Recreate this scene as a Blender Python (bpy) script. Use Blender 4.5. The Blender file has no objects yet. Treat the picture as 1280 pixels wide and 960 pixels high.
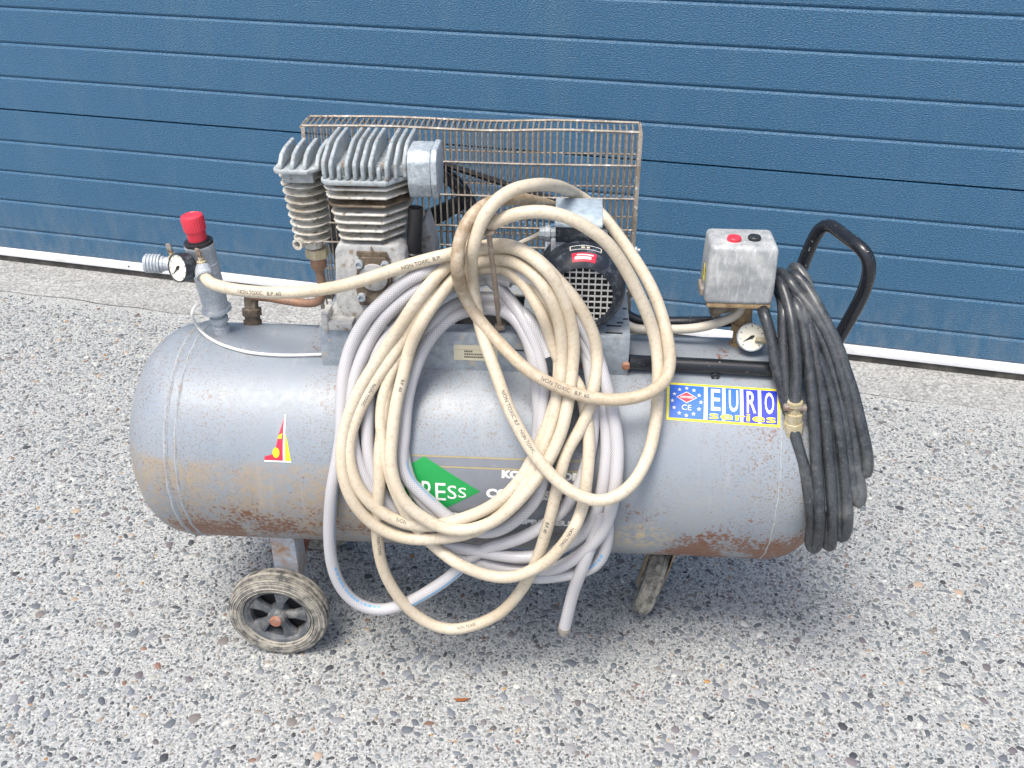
import bpy, bmesh, math, random
import numpy as np
from mathutils import Vector, Matrix
PI = math.pi
rad = math.radians
random.seed(7)
rng = np.random.default_rng(11)
scene = bpy.context.scene
col = scene.collection

# ------------------------------------------------------------------ camera
CAM = Vector((0.15376, -1.63703, 1.56345))
PITCH, YAW = rad(31.079), rad(3.775)
FPX = 1230.0                                  # focal length in pixels of the 1280 px wide photograph
cam_data = bpy.data.cameras.new('camera')
cam_data.sensor_width = 36.0
cam_data.lens = 36.0 * FPX / 1280.0
cam_data.clip_start = 0.05
cam_data.clip_end = 500.0
cam = bpy.data.objects.new('camera', cam_data)
cam.location = CAM
cam.rotation_euler = (PI / 2 - PITCH, 0, YAW)
col.objects.link(cam)
scene.camera = cam

# ------------------------------------------------------------------ light: bright overcast day
SUN_ELEV, SUN_AZ = rad(66), rad(-150)          # azimuth: clockwise from +Y; behind the camera, a little left
world = bpy.data.worlds.new('World')
scene.world = world
world.use_nodes = True
wn = world.node_tree
sky = wn.nodes.new('ShaderNodeTexSky')
sky.sky_type = 'NISHITA'
sky.sun_disc = False
sky.sun_elevation = SUN_ELEV
sky.sun_rotation = SUN_AZ
sky.air_density = 0.9
sky.dust_density = 4.0
sky.ozone_density = 0.3
bg = wn.nodes['Background']
bg.inputs['Strength'].default_value = 0.13
wn.links.new(sky.outputs['Color'], bg.inputs['Color'])
sd = bpy.data.lights.new('sun', 'SUN')
sd.energy = 1.5
sd.angle = rad(22)
sd.color = (1.0, 0.98, 0.92)
sun = bpy.data.objects.new('sun', sd)
sdir = Vector((math.cos(SUN_ELEV) * math.sin(SUN_AZ), math.cos(SUN_ELEV) * math.cos(SUN_AZ), math.sin(SUN_ELEV)))
sun.rotation_euler = (-sdir).to_track_quat('-Z', 'Y').to_euler()
sun.location = (-1, -2, 4)
col.objects.link(sun)
vs = scene.view_settings
vs.view_transform = 'Standard'
vs.look = 'None'
vs.gamma = 1.0
vs.exposure = 1.0
vs.use_curve_mapping = False
scene.render.engine = 'CYCLES'

# ------------------------------------------------------------------ pixel -> direction helpers (photograph is 1280 x 960)
cp_, sp_ = math.cos(PITCH), math.sin(PITCH)
cy_, sy_ = math.cos(YAW), math.sin(YAW)
RT = Vector((cy_, sy_, 0))
UP = Vector((-sy_ * sp_, cy_ * sp_, cp_))
FW = Vector((-sy_ * cp_, cy_ * cp_, -sp_))
def ray(px, py): return FW * FPX + RT * (px - 640) - UP * (py - 480)
def on_y(px, py, y):
    d = ray(px, py); return CAM + d * ((y - CAM.y) / d.y)
def on_z(px, py, z=0.0):
    d = ray(px, py); return CAM + d * ((z - CAM.z) / d.z)
TR, TZ = 0.217, 0.4455                         # tank radius and axis height; axis along X at y = 0
def on_tank(px, py, r=TR):
    d = ray(px, py); a = d.y * d.y + d.z * d.z
    oy, oz = CAM.y, CAM.z - TZ
    b = oy * d.y + oz * d.z; c = oy * oy + oz * oz - r * r
    k = b * b - a * c
    t = (-b - math.sqrt(max(k, 0))) / a
    return CAM + d * t
# the door's plane: 10.6 degrees off the compressor's axis
TH = rad(10.6)
DN = Vector((math.sin(TH), math.cos(TH), 0))
DA = Vector((math.cos(TH), -math.sin(TH), 0))
DD = 2.91185
def on_door(px, py):
    d = ray(px, py); return CAM + d * (DD / d.dot(DN))

# ------------------------------------------------------------------ materials
MATS = {}
class NB:
    def __init__(s, name):
        m = bpy.data.materials.new(name); m.use_nodes = True
        s.m = m; s.t = m.node_tree; s.b = s.t.nodes['Principled BSDF']; MATS[name] = m
    def n(s, typ, **kw):
        x = s.t.nodes.new(typ)
        for k, v in kw.items():
            if k.startswith('_'): setattr(x, k[1:], v)
            else:
                x.inputs[k.replace('__', ' ')].default_value = v
        return x
    def l(s, a, b): s.t.links.new(a, b)
    def coords(s, kind='Object'):
        return s.n('ShaderNodeTexCoord').outputs[kind]
    def noise(s, vec, scale, detail=4, rough=.6, dist=0.0):
        x = s.n('ShaderNodeTexNoise', Scale=scale, Detail=detail, Roughness=rough, Distortion=dist)
        if vec is not None: s.l(vec, x.inputs['Vector'])
        return x.outputs['Fac']
    def ramp(s, fac, stops):
        r = s.n('ShaderNodeValToRGB'); e = r.color_ramp.elements
        while len(e) < len(stops): e.new(.5)
        for el, (p, c) in zip(e, stops):
            el.position = p; el.color = (c if len(c) == 4 else (*c, 1)) if isinstance(c, (tuple, list)) else (c, c, c, 1)
        s.l(fac, r.inputs['Fac']); return r.outputs['Color']
    def mix(s, fac, a, b, mode='MIX'):
        x = s.t.nodes.new('ShaderNodeMix'); x.data_type = 'RGBA'; x.blend_type = mode
        for sock, v in ((x.inputs[0], fac), (x.inputs[6], a), (x.inputs[7], b)):
            if hasattr(v, 'node'): s.l(v, sock)
            elif isinstance(v, (tuple, list)): sock.default_value = (*v, 1) if len(v) == 3 else v
            else: sock.default_value = v
        return x.outputs[2]
    def math(s, op, a, b=0.0, c=0.0, clamp=False):
        x = s.t.nodes.new('ShaderNodeMath'); x.operation = op; x.use_clamp = clamp
        for sock, v in zip(x.inputs, (a, b, c)):
            if hasattr(v, 'node'): s.l(v, sock)
            else: sock.default_value = v
        return x.outputs[0]
    def sep(s, vec):
        x = s.n('ShaderNodeSeparateXYZ'); s.l(vec, x.inputs[0]); return x.outputs
    def mapping(s, vec, scale=(1, 1, 1), rot=(0, 0, 0)):
        x = s.n('ShaderNodeMapping'); x.inputs['Scale'].default_value = scale; x.inputs['Rotation'].default_value = rot
        s.l(vec, x.inputs['Vector']); return x.outputs[0]
    def bump(s, h, strength=.3, dist=.002):
        x = s.n('ShaderNodeBump', Strength=strength, Distance=dist); s.l(h, x.inputs['Height']); s.l(x.outputs[0], s.b.inputs['Normal'])
    def col(s, c):
        if hasattr(c, 'node'): s.l(c, s.b.inputs['Base Color'])
        else: s.b.inputs['Base Color'].default_value = (*c, 1)
    def set(s, rough=None, metal=None, spec=None):
        for k, v in (('Roughness', rough), ('Metallic', metal), ('Specular IOR Level', spec)):
            if v is None: continue
            if hasattr(v, 'node'): s.l(v, s.b.inputs[k])
            else: s.b.inputs[k].default_value = v

def worn(name, base, dirt, rough=.5, metal=0.0, scale=30, amount=.5, bump=.1, speck=None):
    """a paint, rubber or metal with blotchy wear: base colour to dirt colour by noise"""
    b = NB(name); v = b.coords()
    f = b.noise(v, scale, 6, .65)
    lo = .62 - amount * .3
    c = b.mix(b.ramp(f, [(lo, 0.0), (min(lo + .22, 1), 1.0)]), base, dirt)
    f2 = b.noise(v, scale * 6, 3, .6)
    c = b.mix(.35, c, b.ramp(f2, [(.3, .25), (.7, .85)]), 'OVERLAY')
    if speck:
        f3 = b.noise(v, scale * 4.3, 3, .5)
        c = b.mix(b.ramp(f3, [(.60, 0.0), (.68, 1.0)]), c, speck)
    b.col(c)
    b.set(rough=b.ramp(f2, [(.2, max(rough - .12, .05)), (.8, min(rough + .15, 1))]), metal=metal)
    if bump: b.bump(f2, bump, .0015)
    return b.m
def flat(name, c, rough=.45, var=.10, scale=60):
    b = NB(name); v = b.coords(); f = b.noise(v, scale, 4, .6)
    b.col(b.mix(f, tuple(x * (1 - var) for x in c), tuple(min(1, x * (1 + var)) for x in c))); b.set(rough=rough)
    return b.m

# door blue: stucco embossed steel
b = NB('door_blue'); v = b.coords()
f1 = b.noise(b.mapping(v, (1, 1, 1.7)), 165, 2, .5)
f2 = b.noise(v, 2.2, 4, .6)
f3 = b.noise(b.mapping(v, (1, 1, .18)), 9, 4, .6)
c = b.mix(f2, (.030, .106, .196), (.038, .124, .222))
c = b.mix(.30, c, b.ramp(f1, [(.38, .22), (.62, .78)]), 'OVERLAY')
c = b.mix(b.math('MULTIPLY', b.ramp(f3, [(.52, 0.0), (.8, 1.0)]), .35), c, (.085, .165, .225))
xyz = b.sep(v)
c = b.mix(b.math('MULTIPLY', b.ramp(xyz[2], [(.06, .55), (.30, .0)]), b.ramp(b.noise(b.mapping(v, (1, 1, .4)), 26, 6, .7), [(.40, 0.0), (.70, 1.0)])), c, (.20, .235, .26))
xyz = b.sep(v)
sx = b.math('MULTIPLY', b.math('SUBTRACT', xyz[0], 1.105), 34.0)           # one ochre water stain
sz = b.math('MULTIPLY', b.math('SUBTRACT', xyz[2], .648), 17.0)
sg = b.math('SUBTRACT', 1.0, b.math('ADD', b.math('MULTIPLY', sx, sx), b.math('MULTIPLY', sz, sz)), clamp=True)
c = b.mix(b.math('MULTIPLY', b.math('MULTIPLY', sg, f3), .75), c, (.32, .26, .17))
b.col(c); b.set(rough=b.ramp(f2, [(.3, .36), (.7, .46)]), spec=.5)
b.bump(f1, 1.0, .0034)
worn('rail_white', (.78, .79, .80), (.55, .54, .50), .5, 0, 9, .25, .05)
worn('rubber_dark', (.045, .043, .040), (.12, .11, .095), .8, 0, 14, .5, .3)

# concrete matrix
b = NB('concrete'); v = b.coords()
fA = b.noise(v, 1.3, 5, .6); fB = b.noise(v, 160, 4, .7); fC = b.noise(v, 14, 5, .65)
vo = b.n('ShaderNodeTexVoronoi', Scale=190.0); b.l(b.mapping(v, (1, .8, 1)), vo.inputs['Vector'])
vo.inputs['Randomness'].default_value = 1.0
base = b.mix(fC, (.30, .312, .308), (.41, .422, .415))
base = b.mix(b.math('MULTIPLY', fA, .5), base, (.385, .385, .37))
stone = b.ramp(b.sep(vo.outputs['Color'])[0], [(0, (.07, .075, .08)), (.3, (.16, .165, .17)), (.55, (.30, .30, .30)), (.8, (.56, .56, .54)), (1, (.36, .31, .26))])
mask = b.ramp(vo.outputs['Distance'], [(.30, 1.0), (.42, 0.0)])
pick = b.ramp(b.sep(vo.outputs['Color'])[1], [(.26, 0.0), (.30, 1.0)])
c = b.mix(b.math('MULTIPLY', mask, pick), base, stone)
c = b.mix(.8, c, b.ramp(fB, [(.28, .18), (.5, .5), (.74, .92)]), 'OVERLAY')
b.col(c); b.set(rough=.88, spec=.3)
h = b.math('ADD', b.math('MULTIPLY', vo.outputs['Distance'], -.6), b.math('MULTIPLY', fB, 1.0))
b.bump(h, .8, .003)
b = NB('smooth_concrete'); v = b.coords()
fA = b.noise(b.mapping(v, (.5, 2, 1), (0, 0, TH)), 6, 6, .7); fB = b.noise(v, 120, 5, .7)
c = b.mix(fA, (.20, .205, .20), (.42, .42, .405))
c = b.mix(.9, c, b.ramp(fB, [(.30, .12), (.70, .88)]), 'OVERLAY')
c = b.mix(b.math('MULTIPLY', b.ramp(b.noise(v, 42, 4, .6), [(.58, 0.0), (.70, 1.0)]), .6), c, (.16, .16, .155))
b.col(c); b.set(rough=.9, spec=.3); b.bump(b.math('ADD', fA, b.math('MULTIPLY', fB, .4)), .9, .004)
# pebbles: colour per stone stored on the mesh
b = NB('pebble_stone'); a = b.n('ShaderNodeAttribute'); a.attribute_name = 'stone'
v = b.coords(); f = b.noise(v, 260, 3, .6)
b.col(b.mix(.45, a.outputs['Color'], b.ramp(f, [(.25, .25), (.75, .8)]), 'OVERLAY')); b.set(rough=.62, spec=.4)
b.bump(f, .25, .001)

# tank paint: grey with rust low down, sandy dirt and speckles
b = NB('tank_paint'); v = b.coords()
x, y, z = b.sep(v)
n1 = b.noise(v, 9, 6, .68); n2 = b.noise(v, 70, 5, .7); n3 = b.noise(v, 260, 3, .6); n4 = b.noise(v, 3.2, 4, .6)
c = b.mix(n1, (.200, .238, .278), (.280, .322, .362))
low = b.ramp(b.math('MULTIPLY_ADD', z, -4.8, 2.15), [(.0, 0.0), (1.0, 1.0)])            # 0 at z = .42, 1 at the bottom
left = b.ramp(b.math('MULTIPLY_ADD', x, -1.7, .0), [(.10, 0.0), (.75, 1.0)])
right = b.ramp(b.math('MULTIPLY_ADD', x, 2.2, -.25), [(.35, 0.0), (.70, 1.0)])
rlow = b.ramp(b.math('MULTIPLY_ADD', z, -5.5, 2.45), [(.0, 0.0), (.85, 1.0)])
edge = b.math('ADD', b.math('MULTIPLY', low, b.math('MULTIPLY_ADD', left, .85, .15)), b.math('MULTIPLY', rlow, right), clamp=True)
zone = b.ramp(z, [(.505, 1.0), (.520, 0.0)])                                            # worn below the old tape line
zone = b.math('MULTIPLY', zone, b.math('MULTIPLY_ADD', b.ramp(b.math('MULTIPLY_ADD', x, -1.0, .2), [(.15, 0.0), (.45, 1.0)]), .85, .15))
sandm = b.math('MULTIPLY', b.ramp(b.math('ADD', b.math('MULTIPLY', n1, .5), b.math('MULTIPLY', n2, .5)), [(.40, 0.0), (.60, 1.0)]), b.math('MULTIPLY_ADD', zone, .95, .10), clamp=True)
c = b.mix(sandm, c, b.mix(n2, (.24, .165, .09), (.40, .34, .26)))
n5 = b.noise(v, 135, 4, .65); n6 = b.noise(v, 13, 5, .65)
rm = b.math('ADD', b.math('MULTIPLY', n5, .55), b.math('MULTIPLY', n6, .47))
rm = b.math('ADD', rm, b.math('MULTIPLY_ADD', b.math('MULTIPLY', edge, b.ramp(n1, [(.34, .25), (.54, 1.0)])), .30, -.010))
c = b.mix(b.ramp(rm, [(.585, 0.0), (.655, 1.0)]), c, b.mix(n3, (.105, .036, .018), (.25, .105, .05)))
# fine speckle in patches
c = b.mix(b.math('MULTIPLY', b.ramp(n3, [(.545, 0.0), (.62, 1.0)]), b.ramp(n4, [(.40, .15), (.60, .9)])), c, (.19, .14, .10))
wet = b.noise(b.mapping(v, (2.5, 1, .25)), 12, 4, .6)
c = b.mix(b.math('MULTIPLY', b.ramp(wet, [(.58, 0.0), (.74, 1.0)]), .30), c, (.42, .42, .41))
dx = b.math('MULTIPLY', b.math('SUBTRACT', x, .300), 15.0); dz = b.math('MULTIPLY', b.math('SUBTRACT', z, .375), 20.0)
dm = b.math('SUBTRACT', 1.0, b.math('ADD', b.math('MULTIPLY', dx, dx), b.math('MULTIPLY', dz, dz)), clamp=True)
c = b.mix(b.math('MULTIPLY', dm, b.ramp(n2, [(.42, 0.0), (.58, 1.0)])), c, (.47, .39, .25))
b.col(c); b.set(rough=b.ramp(n2, [(.3, .36), (.75, .50)]), spec=.5)
b.bump(b.math('ADD', n2, b.math('MULTIPLY', n3, .5)), .07, .0015)

worn('weld_paint', (.30, .325, .345), (.27, .20, .14), .45, 0, 40, .4, .1)
worn('base_paint', (.27, .31, .345), (.34, .37, .39), .42, 0, 14, .5, .1, (.40, .36, .30))
worn('leg_paint', (.40, .44, .48), (.36, .20, .09), .6, 0, 22, .55, .2)
worn('cast_alu', (.34, .345, .34), (.46, .45, .42), .55, .0, 18, .5, .25, (.24, .20, .15))
worn('fin_alu', (.56, .545, .49), (.36, .315, .24), .6, 0, 22, .6, .3, (.20, .15, .10))
worn('head_alu', (.29, .325, .335), (.42, .445, .445), .6, 0, 20, .5, .3, (.24, .22, .19))
worn('core_rust', (.16, .07, .035), (.07, .045, .03), .8, 0, 30, .5, .3)
worn('greasy', (.10, .075, .05), (.28, .23, .17), .5, 0, 40, .5, .5)
b = NB('galvanised'); v = b.coords(); vo = b.n('ShaderNodeTexVoronoi', Scale=170.0); b.l(v, vo.inputs['Vector'])
b.col(b.mix(b.sep(vo.outputs['Color'])[0], (.28, .33, .36), (.46, .50, .53))); b.set(rough=.5, metal=.15); b.bump(vo.outputs['Distance'], .2, .001)
worn('wire_steel', (.32, .285, .24), (.17, .13, .09), .5, .35, 26, .5, .25, (.60, .58, .54))
worn('copper', (.30, .17, .11), (.20, .14, .10), .5, .3, 30, .5, .2)
worn('brass', (.40, .34, .20), (.48, .44, .35), .55, .15, 60, .6, .4)
worn('zinc_grey', (.36, .40, .43), (.50, .52, .53), .45, .15, 40, .5, .15)
worn('steel_bolt', (.34, .31, .27), (.22, .12, .07), .5, .4, 90, .5, .3)
worn('rust_bolt', (.30, .13, .08), (.38, .24, .19), .8, 0, 90, .5, .5)
worn('rod_steel', (.28, .22, .17), (.40, .36, .31), .55, .3, 60, .5, .3)
b = NB('black_paint'); v = b.coords(); f = b.noise(v, 220, 3, .6); f1 = b.noise(v, 25, 4, .6)
b.col(b.mix(b.math('MULTIPLY', b.ramp(f, [(.66, 0.0), (.72, 1.0)]), b.ramp(f1, [(.4, 0.0), (.6, 1.0)])), (.012, .014, .018), (.45, .45, .46))); b.set(rough=.22)
b = NB('cowl_black'); v = b.coords(); f = b.noise(v, 60, 5, .7)
b.col(b.mix(b.ramp(f, [(.52, 0.0), (.75, 1.0)]), (.018, .023, .032), (.16, .18, .20))); b.set(rough=.42)
b = NB('switch_grey'); v = b.coords(); f = b.noise(v, 34, 6, .7); f2 = b.noise(b.mapping(v, (1, 1, .22), (0, rad(38), 0)), 150, 4, .65); f3 = b.noise(v, 12, 4, .6)
c = b.mix(b.ramp(f, [(.40, 0.0), (.66, 1.0)]), (.27, .285, .29), (.45, .455, .44)); c = b.mix(b.math('MULTIPLY', b.ramp(f2, [(.52, 0.0), (.66, 1.0)]), .6), c, (.58, .59, .58)); c = b.mix(b.math('MULTIPLY', b.ramp(f3, [(.52, 0.0), (.7, 1.0)]), .5), c, (.20, .20, .195))
b.col(c); b.set(rough=.5); b.bump(f, .08, .001)
worn('grille_grey', (.46, .46, .44), (.60, .59, .56), .5, 0, 40, .5, .2)
flat('red_plastic', (.62, .035, .06), .42, .2)
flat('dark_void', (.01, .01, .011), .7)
flat('black_plastic', (.02, .021, .024), .4)
worn('box_lid', (.33, .40, .45), (.42, .48, .52), .35, 0, 15, .4, .05)
flat('dial_face', (.74, .72, .60), .35, .05)
flat('needle_black', (.01, .01, .01), .4)
for nm in ('tyre_rubber', 'castor_rubber'):
    b = NB(nm); v = b.coords(); f = b.noise(v, 45, 6, .7); x, y, z = b.sep(v)
    if nm == 'tyre_rubber':
        rr = b.math('SQRT', b.math('ADD', b.math('MULTIPLY', x, x), b.math('MULTIPLY', z, z)))
        band = b.math('MULTIPLY_ADD', b.math('SINE', b.math('ADD', b.math('MULTIPLY', rr, 1500.0), b.math('MULTIPLY', f, 2.5))), .09, f)
    else: band = f
    b.col(b.mix(b.ramp(band, [(.36, 0.0), (.60, 1.0)]), (.075, .075, .072), (.40, .375, .315))); b.set(rough=.85); b.bump(band, .3, .001)
worn('rim_plastic', (.085, .095, .105), (.25, .24, .22), .55, 0, 40, .5, .15)
worn('bracket_rust', (.33, .24, .13), (.18, .11, .06), .75, 0, 40, .5, .3)
# hoses (UV: u = metres along, v = turns round)
b = NB('beige_rubber'); v = b.coords(); f = b.noise(v, 22, 5, .65); f2 = b.noise(v, 150, 4, .65)
uv = b.sep(b.coords('UV'))
c = b.mix(f, (.54, .465, .345), (.64, .575, .46))
c = b.mix(b.math('MULTIPLY', b.ramp(f2, [(.50, 0.0), (.72, 1.0)]), .55), c, (.34, .255, .155))
c = b.mix(b.math('MULTIPLY', b.ramp(b.noise(v, 7, 4, .6), [(.48, 0.0), (.68, 1.0)]), .45), c, (.46, .36, .235))
dirty = b.ramp(b.math('MULTIPLY', uv[0], .05), [(.82, 0.0), (.90, 1.0)])
tailm = b.n('ShaderNodeAttribute'); tailm.attribute_name = 'grime'
c = b.mix(b.math('MULTIPLY', tailm.outputs['Fac'], b.ramp(b.noise(v, 60, 5, .7), [(.30, .15), (.62, .95)])), c, (.27, .185, .10))
b.col(c); b.set(rough=.48, spec=.4); b.bump(f2, .06, .001)
b = NB('braided_pvc'); uvc = b.coords('UV'); u_, v_, w_ = b.sep(uvc)
a1 = b.math('SINE', b.math('ADD', b.math('MULTIPLY', u_, 1250.0), b.math('MULTIPLY', v_, 2 * PI * 14)))
a2 = b.math('SINE', b.math('SUBTRACT', b.math('MULTIPLY', u_, 1250.0), b.math('MULTIPLY', v_, 2 * PI * 14)))
br = b.math('MAXIMUM', a1, a2)
f = b.noise(b.coords(), 14, 4, .6)
c = b.mix(b.ramp(br, [(.35, 0.0), (.95, 1.0)]), (.36, .36, .385), (.56, .56, .58))
c = b.mix(b.math('MULTIPLY', f, .35), c, (.50, .46, .40))
b.col(c); b.set(rough=.30, spec=.5); b.bump(br, .10, .0006)
b.b.inputs['Subsurface Weight'].default_value = .12
b.b.inputs['Subsurface Radius'].default_value = (.006, .006, .006)
b = NB('black_cable'); v = b.coords(); f = b.noise(v, 12, 7, .75); f2 = b.noise(v, 240, 4, .7)
c = b.mix(b.ramp(f, [(.34, 0.0), (.62, 1.0)]), (.008, .010, .013), (.050, .056, .062))
c = b.mix(b.math('MULTIPLY', b.ramp(f2, [(.50, 0.0), (.70, 1.0)]), .30), c, (.20, .20, .19))
c = b.mix(b.ramp(b.noise(v, 7, 5, .7), [(.50, 0.0), (.68, .75)]), c, (.17, .175, .17))
b.col(c); b.set(rough=.33); b.bump(f2, .12, .001)
flat('white_tube', (.72, .71, .66), .35)
flat('grey_cable', (.55, .50, .41), .5, .2)
# prints
flat('print_white', (.80, .80, .78), .45, .05)
flat('print_green', (.012, .29, .065), .42, .12, 25)
flat('print_red', (.62, .025, .06), .42, .1)
flat('print_yellow', (.86, .74, .02), .42, .06)
flat('print_blue', (.010, .125, .58), .40, .10)
flat('print_deep_blue', (.012, .03, .44), .40, .10)
flat('print_gold', (.36, .30, .15), .4, .2)
flat('print_dark', (.05, .048, .045), .6, .2)
flat('print_ice', (.16, .36, .58), .4, .15)
flat('label_cream', (.58, .54, .40), .5, .10)
b = NB('decal_grey'); v = b.coords(); f = b.noise(v, 30, 5, .7); f2 = b.noise(b.mapping(v, (.3, 1, 3)), 60, 4, .7)
c = b.mix(f, (.155, .17, .195), (.22, .235, .26)); c = b.mix(b.ramp(f2, [(.66, 0.0), (.72, 1.0)]), c, (.36, .36, .36)); b.col(c); b.set(rough=.4)
flat('leaf_brown', (.25, .09, .025), .6, .3)

# ------------------------------------------------------------------ mesh helpers
def frame(d):
    d = Vector(d).normalized()
    a = Vector((0, 0, 1)) if abs(d.z) < .9 else Vector((1, 0, 0))
    u = a.cross(d).normalized(); return u, d.cross(u).normalized(), d
class MB:
    def __init__(s): s.bm = bmesh.new(); s.uv = None
    def box(s, lo, hi, bev=0.0, rot=None, seg=2):
        lo, hi = Vector(lo), Vector(hi); c = (lo + hi) / 2; d = hi - lo
        t = bmesh.new(); bmesh.ops.create_cube(t, size=1.0)
        for v in t.verts: v.co = Vector((v.co.x * d.x, v.co.y * d.y, v.co.z * d.z))
        if bev: bmesh.ops.bevel(t, geom=list(t.edges), offset=bev, segments=seg, profile=.5, affect='EDGES')
        for v in t.verts: v.co = (rot @ v.co if rot else v.co) + c
        return s.join(t)
    def join(s, t):
        m = {v: s.bm.verts.new(v.co) for v in t.verts}
        for f in t.faces: s.bm.faces.new([m[v] for v in f.verts])
        t.free(); return s
    def lathe(s, prof, org, axis, n=32, close=True):
        """prof: (distance along axis, radius)"""
        u, v, d = frame(axis); org = Vector(org); rings = []
        for h, r in prof:
            if r < 1e-6: rings.append([s.bm.verts.new(org + d * h)])
            else: rings.append([s.bm.verts.new(org + d * h + (u * math.cos(a) + v * math.sin(a)) * r) for a in (2 * PI * i / n for i in range(n))])
        for A, B in zip(rings, rings[1:]):
            for i in range(n):
                j = (i + 1) % n
                if len(A) == 1 and len(B) == 1: continue
                if len(A) == 1: s.bm.faces.new((A[0], B[i], B[j]))
                elif len(B) == 1: s.bm.faces.new((A[i], B[0], A[j]))
                else: s.bm.faces.new((A[i], B[i], B[j], A[j]))
        if close:
            if len(rings[0]) > 1: s.bm.faces.new(rings[0])
            if len(rings[-1]) > 1: s.bm.faces.new(rings[-1][::-1])
        return s
    def cyl(s, p0, p1, r, r1=None, n=16):
        p0, p1 = Vector(p0), Vector(p1)
        return s.lathe([(0, r), ((p1 - p0).length, r if r1 is None else r1)], p0, p1 - p0, n)
    def bolt(s, p, d, r=.006, h=.005):
        return s.lathe([(0, r), (h * .8, r), (h, r * .8)], p, d, 6)
    def prism(s, poly, org, u, v, w, th, bev=0.0):
        """polygon (a, b) in the plane of u, v at org, extruded by th along w"""
        org, u, v, w = map(Vector, (org, u, v, w)); t = bmesh.new()
        A = [t.verts.new(org + u * a + v * b_) for a, b_ in poly]
        f = t.faces.new(A); r = bmesh.ops.extrude_face_region(t, geom=[f])
        for x in r['geom']:
            if isinstance(x, bmesh.types.BMVert): x.co += w * th
        bmesh.ops.recalc_face_normals(t, faces=t.faces)
        if bev: bmesh.ops.bevel(t, geom=list(t.edges), offset=bev, segments=2, profile=.5, affect='EDGES')
        return s.join(t)
    def tube(s, pts, r, n=10, uv=True, caps=True, radii=None, grime=None):
        pts = [Vector(p) for p in pts]
        if s.uv is None and uv: s.uv = s.bm.loops.layers.uv.new('UVMap')
        gl = s.bm.verts.layers.float.get('grime') or (s.bm.verts.layers.float.new('grime') if grime else None)
        T = [(pts[min(i + 1, len(pts) - 1)] - pts[max(i - 1, 0)]).normalized() for i in range(len(pts))]
        u = frame(T[0])[0]; rings = []; L = 0; Ls = []
        for i, (p, t) in enumerate(zip(pts, T)):
            u = (u - t * u.dot(t)).normalized(); w = t.cross(u)
            rr = radii[i] if radii else r
            ring = [s.bm.verts.new(p + (u * math.cos(a) + w * math.sin(a)) * rr) for a in (2 * PI * k / n for k in range(n))]
            if gl and grime:
                for vv in ring: vv[gl] = grime[i]
            rings.append(ring)
            if i: L += (p - pts[i - 1]).length
            Ls.append(L)
        for i in range(len(rings) - 1):
            for k in range(n):
                j = (k + 1) % n
                f = s.bm.faces.new((rings[i][k], rings[i][j], rings[i + 1][j], rings[i + 1][k]))
                if uv:
                    for lp, (a, b_) in zip(f.loops, ((Ls[i], k / n), (Ls[i], (k + 1) / n), (Ls[i + 1], (k + 1) / n), (Ls[i + 1], k / n))): lp[s.uv].uv = (a, b_)
        if caps: s.bm.faces.new(rings[0][::-1]); s.bm.faces.new(rings[-1])
        return s
    def build(s, name, mat, parent=None, angle=35, recalc=True):
        if recalc: bmesh.ops.recalc_face_normals(s.bm, faces=s.bm.faces)
        me = bpy.data.meshes.new(name); s.bm.to_mesh(me); s.bm.free()
        me.materials.append(MATS[mat])
        for p in me.polygons: p.use_smooth = True
        me.set_sharp_from_angle(angle=rad(angle))
        o = bpy.data.objects.new(name, me); col.objects.link(o)
        if parent: o.parent = parent
        return o
def tag(o, label, cat, group=None, kind=None):
    if label: o['label'] = label
    if cat: o['category'] = cat
    if group: o['group'] = group
    if kind: o['kind'] = kind
    return o
def empty(name, loc=(0, 0, 0), rz=0.0, parent=None):
    o = bpy.data.objects.new(name, None); o.location = loc; o.rotation_euler = (0, 0, rz); o.empty_display_size = .1
    col.objects.link(o)
    if parent: o.parent = parent
    return o
def place(o, mesh_from=None): return o
def smooth_path(P, step=.008, passes=6):
    """Catmull-Rom through P, even resampling, light smoothing"""
    P = [np.array(p, float) for p in P]; Q = [2 * P[0] - P[1]] + P + [2 * P[-1] - P[-2]]
    out = []
    for i in range(1, len(Q) - 2):
        p0, p1, p2, p3 = Q[i - 1:i + 3]; d = np.linalg.norm(p2 - p1); k = max(2, int(d / step * 2))
        for j in range(k):
            t = j / k
            out.append(.5 * (2 * p1 + (p2 - p0) * t + (2 * p0 - 5 * p1 + 4 * p2 - p3) * t * t + (3 * p1 - p0 - 3 * p2 + p3) * t ** 3))
    out.append(P[-1]); A = np.array(out)
    s = np.concatenate([[0], np.cumsum(np.linalg.norm(np.diff(A, axis=0), axis=1))]); m = max(3, int(s[-1] / step))
    S = np.linspace(0, s[-1], m); A = np.stack([np.interp(S, s, A[:, i]) for i in range(3)], 1)
    for _ in range(passes):
        B = A.copy(); B[1:-1] = .25 * A[:-2] + .5 * A[1:-1] + .25 * A[2:]; A = B
    return [Vector(a) for a in A]

# ------------------------------------------------------------------ the ground
def sheet(name, x0, x1, y0, y1, z, mat, nx=1, ny=1):
    m = MB(); V = [[m.bm.verts.new((x0 + (x1 - x0) * i / nx, y0 + (y1 - y0) * j / ny, z)) for i in range(nx + 1)] for j in range(ny + 1)]
    for j in range(ny):
        for i in range(nx): m.bm.faces.new((V[j][i], V[j][i + 1], V[j + 1][i + 1], V[j + 1][i]))
    return m.build(name, mat)
pav = sheet('pavement', -60, 60, -60, 60, 0.0, 'concrete')
tag(pav, 'grey exposed aggregate concrete pavement under the compressor', None, kind='structure')
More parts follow.
